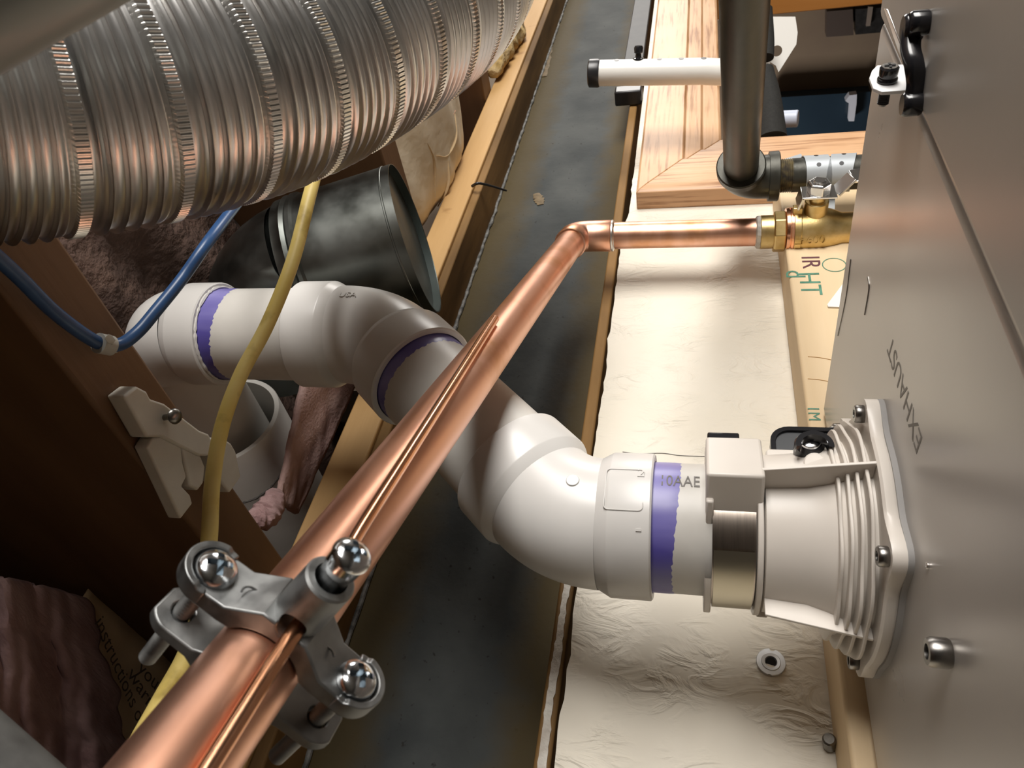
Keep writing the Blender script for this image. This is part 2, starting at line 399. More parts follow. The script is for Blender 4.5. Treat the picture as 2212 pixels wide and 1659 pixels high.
# steel beam
beam = thing('steel_beam', 'dark painted steel beam with brown edges running along the top of the white wall', 'beam', W(.3, .05, .06))
TF = .2265
MB().abox(-.8, 2.5, .05, .058, .078, TF + .004).build('web', STEELBEAM, beam)
MB().abox(-.8, 2.5, .005, .105, .070, .079).build('bottom_flange', RUSTF, beam, bevel=.0015)
MB().abox(-.8, 2.5, .003, .105, TF, TF + .009).build('top_flange', RUSTF, beam, bevel=.0015)
def bead():
    xs = np.linspace(.05, 1.9, 260)
    return MB().tube([W(x, .0485, TF - .0012 + rng.normal(0, .00035)) for x in xs], [.0017 + rng.uniform(-.0006, .0006) for _ in xs], 8)
bd = bead().build('weld_bead', WELD, beam); bd['label'] = 'shiny grey weld bead in the beam corner'
gs = strip().build('gypsum_strip', GYP, beam); gs['label'] = 'thin strip of old white plaster left on the beam edge'
PT = .2645
tag(MB().abox(-.8, 2.5, 0., .105, TF + .0092, PT).build('sill_plate', PINE, bevel=.0015), 'long light pine plate lying on the edge of the steel beam', 'lumber')

# floor joists
JB = PT + .0005
joists = []
for x0, lab in ((.190, 'brown joist with the white plastic pipe hook screwed to it'),
                (.560, 'brown joist beside the open galvanised duct end'),
                (.905, 'brown joist partly hidden behind the aluminium duct beside yellow foam')):
    t = tag(MB().abox(x0, x0 + .038, -1.6, .295, JB, .499).build('floor_joist', JOIST, bevel=.002), lab, 'joist', 'ceiling joists over the steel beam')
    joists.append(t)

# oak door casing and doorway
CO = .636     # outer edge
def casing_profile(outer_first=True):
    # (across from outer edge to opening, height off the wall)
    return [(0, 0), (0, .0185), (.003, .0200), (.012, .0205), (.058, .0195), (.060, .0165), (.082, .0150), (.084, .0125), (.1075, .0105), (.1105, .0085), (.1105, 0)]
tr = MB()
prof = casing_profile(); n = len(prof)
ztop = .056
vs = []
kz = .081 / .1105
for a, h in prof:                    # head piece, runs along X, mitred at its near end
    vs.append(W(CO + a, -h, ztop - a * kz))
for a, h in prof: vs.append(W(1.9, -h, ztop - a * kz))
tr.add(vs, [tuple(range(n)), tuple(range(n, 2 * n))[::-1]] + [(i, (i + 1) % n, n + (i + 1) % n, n + i) for i in range(n)])
t1 = struct(tr.build('trim_1', OAKX, bevel=.0008, smooth=25))
tr = MB(); vs = []
for a, h in prof: vs.append(W(CO + a, -h, ztop - a * kz - .0002))
for a, h in prof: vs.append(W(CO + a, -h, -2.0))
tr.add(vs, [tuple(range(n)), tuple(range(n, 2 * n))[::-1]] + [(i, (i + 1) % n, n + (i + 1) % n, n + i) for i in range(n)])
t2 = struct(tr.build('trim_2', OAKZ, bevel=.0008, smooth=25))
dr = struct(MB().abox(DX1, DX1 + .03, -.02, .16, -2.0, .05).build('door_1', ORANGE, bevel=.002))
MB().abox(DX1 - .006, DX1, .05, .09, -2.0, .0).build('door_stop', ORANGE, dr, bevel=.001)
struct(MB().abox(DX0 - .02, DX0 - .001, .0125, .16, -2.0, -.02).build('trim_3', OAKZ))

# the room beyond the doorway
struct(MB().abox(3.0, 3.04, .16, 4, -2.0, .6).build('wall_far', BROWNW))
struct(MB().abox(.7, 3.0, 3.9, 4, -2.0, .6).build('wall_far_side', BROWNW))
struct(MB().abox(.5, 3.0, .12, .17, .05, .6).build('wall_partition', BROWNW))
struct(MB().abox(DX1 + .031, 3.0, .12, .17, -2.0, .05).build('wall_partition', BROWNW))
struct(MB().abox(.7, 3.0, .16, 4, -2.05, -2.0).build('floor_far', BROWNW))
struct(MB().abox(.7, 3.0, .16, 4, .58, .6).build('ceiling_far', BROWNW))
# ------------------------------------------------------------------ mounting board on the wall
BT = -.069
brd = thing('mounting_board', 'pale lumber board with green stamped letters fixed to the wall behind the heater', 'board', W(.3, -.019, BT - .14))
MB().abox(-.4, .632, -.038, -.0005, BT - .14, BT).build('plank', PLY, brd, bevel=.002, seg=3)
def stamp(px, py, dx, dy):          # lettering flat on the board face, px picture position
    o = PY(px, py, -.0382)
    return lambda x, y, z: o + np.array([-x * 1., -z, 0]) * np.array([1, 1, 1]) + np.array([0, 0, -y])
text('stamp_letter', 'HT', .021, stamp(1748, 612, 0, 0), GREENINK, brd, .00005, 'green stamped letters')
text('stamp_letter', 'd', .020, stamp(1716, 592, 0, 0), GREENINK, brd, .00005, 'green stamped letter')
text('stamp_letter', 'IR', .019, stamp(1750, 566, 0, 0), PURPINK, brd, .00005, 'dark smudged stamp')
o_ = PY(1802, 572, -.0382)
MB().lathe(o_, (0, -1, 0), [(0, .0086), (.0001, .0086), (.0001, .0079), (0, .0079)], 32, caps=False).build('stamp_ring', GREENINK, brd)
text('stamp_letter', '1M', .010, stamp(1757, 893, 0, 0), GREENINK, brd, .00005)
for py in (770, 818):
    a, b = PY(1745, py, -.0382), PY(1800, py + 8, -.0382)
    MB().tube(spline([a, (a + b) / 2 + [.0006, 0, 0], b], 6), .00022, 6).build('saw_scratch', PINE, brd)

# crack and stains in the wall plaster
ck = [PY(p[0], p[1], -.0002) for p in ((1345, 976), (1380, 980), (1430, 979), (1470, 984), (1525, 986))]
MB().tube(spline(ck, 6), .00028, 6).build('plaster_crack', INK, wall)
# dried glue smears on the beam web
for pts in (((1190, 90), (1182, 125), (1176, 165)), ((1158, 418), (1164, 430), (1168, 442))):
    q = [PY(p[0], p[1], .0493) for p in pts]
    MB().tube(spline(q, 6), [.0035 + .0035 * abs(math.sin(k * 1.9)) * math.sin(math.pi * k / 12) for k in range(13)], 10, fl=.12, ref=(0, 0, 1)).build('glue_smear', mat('dried_glue', (.11, .075, .035), (.17, .12, .06), rough=.7, scale=200), beam)
# t-nut in the wall
tn = MB().lathe(PY(1665, 1432, 0), (0, -1, 0), [(0, .0026), (0, .0073), (.0003, .0076), (.0012, .0076), (.0016, .0073), (.0015, .0050), (.0018, .0047), (.0016, .0032), (.0003, .0026)], 48)
tn.f = [f for f in tn.f if len(f) == 4] ; n_ = 48
tn.f += [(8 * n_ + i, 8 * n_ + (i + 1) % n_, (i + 1) % n_, i) for i in range(n_)]
tno = thing('tee_nut', 'small round zinc tee nut with two notches set in the white wall', 'nut', PY(1665, 1432, 0))
to = tn.build('flange', mat('bright_zinc', (.62, .63, .64), rough=.4, metal=.6), tno)
c_ = PY(1665, 1432, -.001)
cut(to, [MB().cyl(c_ + np.array([.0080, .003, -.0012]), c_ + np.array([.0080, -.004, -.0012]), .0016, seg=16),
         MB().cyl(c_ + np.array([-.0080, .003, .0012]), c_ + np.array([-.0080, -.004, .0012]), .0016, seg=16)])
MB().cyl(PY(1665, 1432, .0008), PY(1665, 1432, -.0004), .0027, seg=24).build('threaded_hole', BLACK, tno)
# dark peg by the board lower down
tag(MB().cyl(W(.149, .0, -.067), W(.149, -.010, -.0655), .0032, seg=16, ch=.0008).build('wall_screw', STEELD), 'small dark screw in the wall beside the board near the bottom edge', 'screw')

# ------------------------------------------------------------------ water heater
HZ = -.078
heat = thing('wall_heater', 'wall hung heater cabinet with brushed metal top filling the right side', 'heater', W(.1, -.2, -.85))
top = [(-.16, -.0405), (.338, -.0405), (.366, -.264), (-.16, -.264)]
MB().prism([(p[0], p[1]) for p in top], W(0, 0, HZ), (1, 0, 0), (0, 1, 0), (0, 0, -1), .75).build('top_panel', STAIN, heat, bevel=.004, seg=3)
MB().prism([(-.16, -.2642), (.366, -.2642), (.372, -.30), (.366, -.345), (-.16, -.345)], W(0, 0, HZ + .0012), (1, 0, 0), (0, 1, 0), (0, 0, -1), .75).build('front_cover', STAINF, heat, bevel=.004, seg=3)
e0, e1 = PZ(1988, 965, HZ), PZ(1921, 738, HZ)
Lx = abs(e1[0] - e0[0]); cc = (e0 + e1) / 2
tw = .0001
text('lettering', 'EXHAUST', 1.0, (lambda x, y, z: np.array([cc[0] + x * Lx / 4.35, cc[1] + y * .0135 + x * (e1[1] - e0[1]) / 4.35, H + HZ + .00005 + z * .1])), mat('engraved_grey', (.16, .145, .125), rough=.5), heat, .0005, 'engraved dark grey letters')
# pencil-thin scratches on the top
for pts in ([(1875, 598), (1877, 625), (1868, 680)], [(1838, 560), (1828, 640), (1810, 725)]):
    MB().tube(spline([PZ(*p, HZ + .0001) for p in pts], 6), .00035, 6).build('scratch', STEELD, heat)
# roof bolt
def capbolt(c, ax, r, h, name, m, par, rec=True):
    mb = MB().lathe(c, ax, [(0, r * .92), (h * .12, r), (h * .8, r), (h, r * .86), (h, r * .52), (h * .62, r * .5), (h * .62, 0)], 28)
    return mb.build(name, m, par)
capbolt(PZ(2052, 1412, HZ), (0, 0, 1), .0047, .0066, 'bolt', STEELD, heat)
capbolt(PZ(2006, 1222, HZ) * 1.0, (0, 0, 1), .0012, .0008, 'rivet', STEEL, heat)
# screw tab standing on the top near the front lip
tabo = thing('screw_tab', 'bright steel tab holding an upright black screw on the heater edge', 'bracket', PY(1975, 165, -.268))
ty = -.268
tp = [PY(p[0], p[1], ty) for p in ((1976, 138), (1895, 141), (1884, 152), (1878, 168), (1886, 190), (1905, 198), (1972, 194))]
mb = MB(); n = len(tp)
mb.add(tp + [p + np.array([0, .0014, 0]) for p in tp], [tuple(range(n)), tuple(range(n, 2 * n))[::-1]] + [(i, (i + 1) % n, n + (i + 1) % n, n + i) for i in range(n)])
mb.build('tab_plate', mat('pale_steel', (.80, .80, .80), rough=.5, metal=.3), tabo, bevel=.0002)
sc = PY(1916, 176, ty)
sh = MB().lathe(sc, (0, -1, 0), [(0, .0030), (.0004, .0036), (.0014, .0036), (.0020, .0031), (.0026, .0033), (.0052, .0034), (.0058, .0028), (.0058, 0)], 28).build('screw', BLACKG, tabo)
hd = MB().lathe(sc + np.array([0, -.0058, 0]), (0, -1, 0), [(0, .0027), (.0002, .0027), (.0002, 0)], 24).build('screw_face', STEEL, sh)
for a in (0, math.pi / 2):
    MB().box(sc + np.array([0, -.0061, 0]), (math.cos(a), 0, math.sin(a)), (-math.sin(a), 0, math.cos(a)), (0, 1, 0), .0019, .00045, .0002).build('cross_slot', BLACK, sh)
tipm = []
for k in range(10): tipm += [(.0005 + k * .0007, .0021), (.00085 + k * .0007, .0017)]
MB().lathe(sc + np.array([0, .0016, 0]), (0, 1, 0), [(0, .0018)] + tipm + [(.0078, .0012), (.0078, 0)], 20).build('screw_thread', BLACK, sh)
# black spring latch beside it
lat = thing('spring_latch', 'small black jointed latch lying on the heater beside the steel tab', 'latch', PZ(1972, 120, HZ))
q0, q1, q2 = PZ(1972, 60, HZ + .005), PZ(1975, 140, HZ + .005), PZ(1970, 225, HZ + .004)
MB().tube(spline([q0, (q0 + q1) / 2 + [0, 0, .001], q1, (q1 + q2) / 2 + [0, 0, -.001], q2], 6), .0034, 12, fl=.62).build('arm', BLACKG, lat)
for q, r in ((q0, .0048), (PZ(1986, 50, HZ + .004), .0042), (q2, .0042)):
    MB().lathe(q + np.array([0, 0, -.003]), (0, 0, 1), [(0, r * .9), (.0008, r), (.0056, r), (.0064, r * .86), (.0064, 0)], 24).build('knuckle', BLACKG, lat)
# light folded flange at the corner of the cabinet
fl = [PZ(p[0], p[1], HZ + .0015) for p in ((1908, 18), (1916, 20), (1962, 140), (1950, 142))]
mb = MB(); mb.add(fl + [p - np.array([0, 0, .0015]) for p in fl], [(0, 1, 2, 3), (7, 6, 5, 4), (0, 4, 5, 1), (1, 5, 6, 2), (2, 6, 7, 3), (3, 7, 4, 0)])
mb.build('folded_edge', STEEL, heat, bevel=.0004)
# white mounting plate showing behind the heater corner
wp = [PY(p[0], p[1], -.0395) for p in ((1860, 560), (1787, 657), (1789, 662), (1860, 664))]
mb = MB(); mb.add(wp + [p + np.array([0, .0012, 0]) for p in wp], [(0, 1, 2, 3), (7, 6, 5, 4), (0, 4, 5, 1), (1, 5, 6, 2), (2, 6, 7, 3), (3, 7, 4, 0)])
tag(mb.build('mounting_plate', WHITEP, bevel=.0002), 'pointed corner of a white metal plate on the stamped board', 'plate')

# ------------------------------------------------------------------ vent adapter on the heater
AX = np.array([.2035, -.1015, 0])
def A(z): return W(AX[0], AX[1], z)
adp = thing('vent_adapter', 'white plastic vent adapter with a steel band bolted to the heater top', 'vent adapter', A(HZ))
bolts = [(-5, .0585), (-59, .0575), (-130, .0585), (146, .0525), (75, .057)]
def lobed(extra=.0):
    def rf(h, r, t):
        k = r
        for a, rb in bolts:
            d = abs((math.degrees(t) - a + 180) % 360 - 180)
            k = max(k, r + (rb + .0065 - r) * math.exp(-(d / 10.) ** 2)) if r > .045 else k
        return k
    return rf
MB().lathe(A(HZ), (0, 0, 1), [(0, .0535), (0, .0545), (.0022, .0545), (.0022, .03)], 144, rf=lobed()).build('gasket', GASK, adp)
MB().lathe(A(HZ + .0022), (0, 0, 1), [(0, .03), (0, .0535), (.0012, .0545), (.0042, .0545), (.0052, .0535), (.0052, .03)], 144, rf=lobed()).build('flange', ADAPT, adp)
z0 = HZ + .0074
body = [(0, .0455), (.010, .0425), (.0165, .0395), (.024, .0368), (.0405, .0352), (.0410, .0342), (.0410, .0306), (.030, .0306)]
MB().lathe(A(z0), (0, 0, 1), body, 96).build('body', ADAPT, adp, smooth=28)
def pol(a, r, z): return A(z) + np.array([math.cos(math.radians(a)) * r, math.sin(math.radians(a)) * r, 0])
# long gusset blades
for a, ra, rb, zt, r0 in ((-91, .0440, .0548, -.0065, .034), (184, .0430, .0505, -.0300, .030), (20, .037, .052, -.031, .030)):
    e = np.array([math.cos(math.radians(a)), math.sin(math.radians(a)), 0]); tt = np.array([-e[1], e[0], 0])
    MB().prism([(r0, zt), (ra, zt), (rb, HZ + .0075), (.034, HZ + .0075)], A(0) - tt * .0007, e, (0, 0, 1), tt, .0014).build('gusset', ADAPT, adp, bevel=.0003)
# stacked thin ring fins stepping out to the flange
for k, (zz, rr) in enumerate(((.0100, .0515), (.0133, .0492), (.0166, .0468), (.0199, .0440))):
    def wav(h, r, t, k=k): return r + (.0009 * math.sin(9 * t + k * 1.3) if r > .042 else 0)
    MB().lathe(A(HZ + zz), (0, 0, 1), [(0, .036), (0, rr), (.0003, rr + .0003), (.0011, rr + .0003), (.0014, rr), (.0014, .036)], 120, rf=wav, caps=False).build('ring_fin', ADAPT, adp, smooth=35)
for a, rb in bolts:
    bc = pol(a, rb, HZ + .0073)
    mb = MB().lathe(bc, (0, 0, 1), [(0, .0036), (.0004, .0039), (.0034, .0039), (.0040, .0034), (.0040, .0019), (.0022, .0018), (.0022, 0)], 24)
    mb.build('bolt', STEELD, adp)
# moulding line round the body
MB().lathe(A(-.0465), (0, 0, 1), [(0, .0352), (.0002, .03555), (.0004, .0352)], 96).build('moulding_line', ADAPT, adp)
# band clamp
bc = adp
MB().lathe(A(-.0262), (0, 0, 1), [(0, .0318), (0, .0328), (.0178, .0328), (.0178, .0318), (0, .0318)], 96, caps=False).build('steel_band', BAND, bc)
MB().lathe(A(-.0255), (0, 0, 1), [(0, .0329), (0, .0345), (.0165, .0345), (.0165, .0329)], 40, a0=math.radians(100), a1=math.radians(222)).build('band_overlap', STEEL, bc, smooth=40).data.materials[0] = mat('steel_band_outer', (.46, .42, .33), rough=.34, metal=1)
MB().lathe(A(-.0290), (0, 0, 1), [(0, .0306), (0, .0368), (.0024, .0368), (.0024, .0306), (0, .0306)], 96, caps=False).build('lower_rim', ADAPT, bc, bevel=.0005)
MB().lathe(A(-.0083), (0, 0, 1), [(0, .0310), (0, .0372), (.0030, .0372), (.0030, .0310)], 48, a0=math.radians(100), a1=math.radians(203)).build('upper_rim', ADAPT, bc, smooth=30, bevel=.0005)
ha = -74; e = np.array([math.cos(math.radians(ha)), math.sin(math.radians(ha)), 0]); tt = np.array([-e[1], e[0], 0])
hc = A(-.0172) + e * .0312
MB().box(hc - tt * .0048, e, tt, (0, 0, 1), .0145, .0142, .0118).build('housing', ADAPT, bc, bevel=.0014, seg=3)
MB().box(hc + tt * .0145 - e * .012, e, tt, (0, 0, 1), .010, .012, .0118).build('housing_skirt', ADAPT, bc, bevel=.0014, seg=3)
MB().box(hc - tt * .0165 - e * .0045 + np.array([0, 0, .0100]), e, tt, (0, 0, 1), .0065, .0050, .0016).build('housing_lip', ADAPT, bc, bevel=.0008)
MB().box(pol(152, .0352, -.0305), nrm([math.cos(2.65), math.sin(2.65), 0]), nrm([-math.sin(2.65), math.cos(2.65), 0]), (0, 0, 1), .0022, .003, .0022).build('foot_tab', ADAPT, bc, bevel=.0006)
bt = adp
q = PY(1562, 957, -.128)
MB().box(q, (1, 0, 0), (0, 1, 0), (0, 0, 1), .0042, .0030, .0072).build('tail_block', BLACKG, bt, bevel=.0008)
MB().box(q + np.array([-.002, -.0034, 0]), (1, 0, 0), (0, 1, 0), (0, 0, 1), .0014, .0008, .0045).build('tail_slot', STEELD, bt)
# black test port
pt = thing('test_port', 'black rounded test port cover with a cross-head screw beside the white adapter', 'cover', PY(1742, 985, -.118))
pc = PY(1745, 968, -.116)
def rrect(w, h, r, n=6, only=(1, 1, 1, 1)):
    out = []
    for i, (sx, sy) in enumerate(((1, 1), (-1, 1), (-1, -1), (1, -1))):
        rr = r if only[i] else .0008
        for k in range(n + 1):
            a = math.radians(90 * i + 90 * k / n); out.append((sx * (w - rr) + rr * math.cos(a), sy * (h - rr) + rr * math.sin(a)))
    return out
exx, eyy, ezz = np.array([0, 0, -1.]), np.array([1., 0, 0]), np.array([0, -1., 0])
MB().prism(rrect(.0168, .0118, .009, only=(0, 1, 1, 0)), pc + np.array([0, .004, 0]), exx, eyy, ezz, .004).build('port_cover', BLACK, pt, bevel=.0006)
ring = MB(); o1, o2 = rrect(.0168, .0118, .009, only=(0, 1, 1, 0)), rrect(.0145, .0095, .007, only=(0, 1, 1, 0)); n = len(o1)
vs = [pc + exx * p[0] + eyy * p[1] for p in o1] + [pc + exx * p[0] + eyy * p[1] + ezz * .0018 for p in o1] + [pc + exx * p[0] + eyy * p[1] + ezz * .0018 for p in o2] + [pc + exx * p[0] + eyy * p[1] for p in o2]
ring.add(vs, [(k * n + i, k * n + (i + 1) % n, ((k + 1) % 4) * n + (i + 1) % n, ((k + 1) % 4) * n + i) for k in range(4) for i in range(n)])
ring.build('rim', BLACKG, pt, smooth=30)
MB().prism(rrect(.0142, .0092, .006, only=(0, 1, 1, 0)), pc, exx, eyy, ezz, .0004).build('panel', PANELG, pt)
kc = PY(1749, 958, -.136)
MB().lathe(kc + np.array([0, .006, 0]), (0, -1, 0), [(-.012, .0050), (0, .0064), (.0055, .0064), (.0062, .0058), (.0072, .0050), (.0072, 0)], 32).build('knob', BLACKG, pt)
sh2 = MB().lathe(kc + np.array([0, -.0013, 0]), (0, -1, 0), [(0, .0046), (.0009, .0044), (.0014, .0036), (.0014, 0)], 28).build('screw_head', CHROME, pt)
for a in (.3, .3 + math.pi / 2):
    MB().box(kc + np.array([0, -.0028, 0]), (math.cos(a), 0, math.sin(a)), (-math.sin(a), 0, math.cos(a)), (0, 1, 0), .0026, .0006, .0002).build('cross_slot', BLACK, sh2)
kk = PY(1758, 974, -.139)
MB().lathe(kk, (0, -1, 0), [(0, .0078), (.0045, .0078), (.0045, .0055), (0, .0055)], 20, a0=math.radians(-10), a1=math.radians(190), ref=(0, 0, -1)).build('collar', BLACKG, pt, smooth=40)
MB().cyl(PY(1760, 1010, -.130), PY(1760, 999, -.137), .0046, seg=24, ch=.0006).build('screw_post', ADAPT, adp)
MB().prism(rrect(.0240, .0060, .002), PY(1772, 1006, -.117) + np.array([0, .008, 0]), exx, eyy, ezz, .012).build('port_base', ADAPT, adp, bevel=.0008)
capbolt(PY(1808, 935, -.112), (0, 0, 1), .0034, .0035, 'bolt', STEELD, pt)

# ------------------------------------------------------------------ pvc vent line
RP, RH, RE = .03016, .0343, .0313
A1 = np.array([AX[0], AX[1], H + .0600]); A0 = A(-.02)
B2 = W(.3292, -.1116, .1945); C3 = W(.3288, -.1135, .352); D3 = W(.328, .26, .352)
vent = thing('plastic_vent_line', 'off-white plastic vent pipe with two bends and purple primer stains', 'vent pipe', A(.0))
dB, dC, dD = nrm(B2 - A1), nrm(C3 - B2), nrm(D3 - C3)
def elbow(a, v, b, R, hub_a, hub_b, name='elbow', ch=.0035):
    t0, t1, arc = arc_path(a, v, b, R, 16)
    d0, d1 = nrm(v - a), nrm(b - v)
    mb = MB().tube(arc, RE, 64, caps=False, ref=(0, 1, 0.01))
    o = mb.build(name, PVC, vent)
    hubs = []
    for p, d, L in ((t0, -d0, hub_a), (t1, d1, hub_b)):
        if L <= 0: continue
        h = MB().lathe(p - d * .001, d, [(0, RE - .0005), (.001, RE + .0001), (.0058, RH - .0003), (.0066, RH), (L - .0008, RH), (L, RH - .0008), (L, RP + .0008), (L - .004, RP)], 80)
        hubs.append(h.build('socket', PVC, o, smooth=30))
    return o, t0, t1, d0, d1, hubs
el1, e1a, e1b, _, _, h1 = elbow(A0, A1, B2, .046, .0255, .0270)
el2, e2a, e2b, _, _, h2 = elbow(A1, B2, C3, .060, .0300, .0285)
el3, e3a, e3b, _, _, h3 = elbow(B2, C3, D3, .020, .0270, 0.)
MB().cyl(A(-.03), e1a - np.array([0, 0, .012]), RP, seg=80).build('pipe', PVCPIPE, vent)
MB().cyl(e1b + dB * .012, e2a - dB * .012, RP, seg=80).build('pipe', PVCPIPE, vent)
MB().cyl(e2b + dC * .012, e3a - dC * .012, RP, seg=80).build('pipe', PVCPIPE, vent)
MB().cyl(e3b, e3b + dD * .30, RE - .001, seg=64).build('pipe', PVCPIPE, vent)
def primer(o, d, w, wob, wob2, seed, name='primer_stain', n=160):
    """irregular purple sleeve lying on the pipe, from o along d for about w"""
    r_ = np.random.default_rng(seed); x, y, a = frame_from(d, (0, 1, .3)); ph = r_.uniform(0, 6, 6)
    vs = []; m = 5
    for i in range(n):
        t = 2 * math.pi * i / n
        L = w + wob * math.sin(t + ph[0]) + wob * .5 * math.sin(2 * t + ph[1]) + wob2 * math.sin(23 * t + ph[2]) + wob2 * math.sin(51 * t + ph[3]) + r_.normal(0, wob2 * .5)
        for k in range(m + 1):
            rr = RP + (.00018 if k < m else .00002)
            vs.append(o + a * (L * k / m) + (x * math.cos(t) + y * math.sin(t)) * rr)
    fs = [((i * (m + 1) + k), i * (m + 1) + k + 1, ((i + 1) % n) * (m + 1) + k + 1, ((i + 1) % n) * (m + 1) + k) for i in range(n) for k in range(m)]
    ob = MB().add(vs, fs).build(name, PRIMER, vent); ob['label'] = 'purple primer stain'; return ob
primer(A(.0185), (0, 0, -1), .0128, .0020, .00022, 3)
primer(e2a - dB * .0265, -dB, .0088, .0022, .0004, 5)
primer(e3a - dC * .0255, -dC, .0105, .0022, .0004, 9)
g_ = MB().tube([e3a - dC * .0268 + RP * 1.035 * (np.array([math.cos(t), 0, 0]) + np.array([0, math.sin(t), 0])) for t in np.linspace(0, 6.1, 90)], [.0010 + rng.uniform(-.0006, .0004) for _ in range(90)], 6)
gb = g_.build('cement_bead', PVC, vent); gb['label'] = 'ragged bead of dried cement'
# moulded marks
def wrap(o, a, r0, R):
    a, r0 = nrm(a), nrm(r0 - nrm(a) * (nrm(a) @ r0)); t = np.cross(r0, a)
    return lambda x, y, z: o + a * x + (r0 * math.cos(y / R) + t * math.sin(y / R)) * (R + z)
def view_from(o, a, deg):
    """radial direction at o (axis a) turned deg from facing the lens"""
    a = nrm(a); v = nrm(C - o); v = nrm(v - a * (a @ v)); t = np.cross(v, a)
    return v * math.cos(math.radians(deg)) + t * math.sin(math.radians(deg))
dn = np.array([0, 0, -1.])
fpr = wrap(A(.0058), dn, view_from(A(.0058), dn, 42), RP + .0003)
text('pipe_print', '10AAE', .0064, lambda x, y, z: fpr(x, y * 1.5, z), INK, vent, .00004, 'grey printed letters')
text('moulded_mark', '2', .007, wrap(A(.0225), dn, view_from(A(.0225), dn, 42), RH), PVC, vent, .0004)
text('moulded_mark', '-', .010, wrap(A(.0225), dn, view_from(A(.0225), dn, -2), RH), PVC, vent, .0004)
text('moulded_mark', 'USA', .0065, wrap(e2b - dC * .012, -dC, view_from(e2b, -dC, 50), RE + .0004), PVC, vent, .0004)
# raised label pad on the first socket, drawn as a frame of thin ribs
pad = MB(); fnp = wrap(A(.0295), dn, view_from(A(.0295), dn, 28), RH)
loop = [fnp(p[0], p[1], .00015) for p in rrect(.0085, .0105, .002, 4)]
pad.tube(loop + [loop[0]], .00030, 6, caps=False).build('label_frame', PVC, vent)
for px, py in ((1110, 987), (1237, 1038)):
    pnt = P(px, py, .33); d = nrm(pnt - C)
    # find the elbow surface along the view ray by marching towards the centre line
    best = None
    _, _, arc = arc_path(A0, A1, B2, .060, 40)
    line = [A(z) for z in np.linspace(.02, .037, 10)] + arc + [e1b + dB * s for s in np.linspace(0, .03, 10)]
    for s in np.linspace(.25, .45, 800):
        q = C + ray(px, py) * s
        dd = min(np.linalg.norm(q - l) for l in line)
        if dd <= RE: best = q; break
    if best is not None:
        l = min(line, key=lambda l: np.linalg.norm(best - l)); nn = nrm(best - l)
        MB().lathe(best - nn * .0004, nn, [(0, .0032), (.0007, .0031), (.0010, .0028), (.0010, 0)], 24).build('moulded_nub', PVC, vent)
bars = thing_pos = e1b + dB * .068
fb = wrap(bars, dB, view_from(bars, dB, 10), RP + .0001)
xx = -.006
for k, (w_, h_) in enumerate(((.0006, .006), (.0004, .006), (.0004, .0065), (.0009, .007), (.0007, .007), (.0004, .006), (.0009, .006), (.0006, .0055))):
    vs = [fb(xx, -h_ , .0001), fb(xx + w_, -h_, .0001), fb(xx + w_, h_, .0001), fb(xx, h_, .0001)]
    MB().add(vs, [(0, 1, 2, 3)]).build('printed_bar', INK, vent); xx += w_ + .0009

# sleeve round the pipe where it leaves through the rim
slv = thing('sleeve_pipe', 'short wide white plastic pipe with a saw cut around the vent behind the yellow cable', 'pipe', W(.318, .1, .30))
s0, s1 = W(.3240, -.030, .3460), W(.329, .24, .350); sd = nrm(s1 - s0)
MB().lathe(s0, sd, [(0, .0405), (0, .0440), (.0008, .0445), (.27, .0445), (.27, .0405), (.0, .0405)], 72, caps=False).build('pipe_wall', PVCPIPE, slv)
sl = []
for t in np.linspace(0, 1, 40):
    ang = -70 + 95 * t; r0 = view_from(s0, sd, ang)
    sl.append(s0 + sd * (.036 + .010 * math.sin(t * 3) + rng.normal(0, .0002)) + r0 * .0445)
MB().tube(sl, [.0009 * (.6 + rng.uniform(0, .8)) for _ in sl], 6).build('saw_cut', INK, slv)

# ------------------------------------------------------------------ copper water pipe
RC = .0111
E1 = W(.5285, -.0445, .0990); V1 = W(.529, -.042, -.06)
near = W(.0349, -.2575, .1004); dl = nrm(near - E1); far_end = E1 + dl * .62
cop = thing('copper_water_pipe', 'bright copper water pipe crossing the picture to an elbow and the brass valve', 'pipe', E1 + dl * .3)
t0, t1, arc = arc_path(E1 + dl * .1, E1, V1, .0125, 12)
MB().tube(arc, RC + .0018, 40, caps=False).build('elbow', COPPER, cop)
for p, d in ((t0, -nrm(E1 - (E1 + dl))), (t1, nrm(V1 - E1))):
    MB().lathe(p - d * .0005, d, [(0, RC + .0018), (.0175, RC + .0019), (.0185, RC + .0012), (.0188, RC - .0002)], 40).build('elbow_cup', COPPER, cop)
dv = nrm(V1 - E1)
MB().lathe(t1 + dv * .0178, dv, [(0, RC), (.0004, RC + .0021), (.0016, RC + .0019), (.0024, RC + .0004), (.003, RC - .0001)], 40).build('solder_ring', SOLDER, cop)
MB().cyl(t1 + dv * .004, V1, RC, seg=56).build('short_pipe', COPPER, cop)
MB().cyl(t0 + dl * .004, far_end, RC, seg=72).build('long_pipe', COPPER, cop)
pipe_at = lambda s: E1 + dl * s

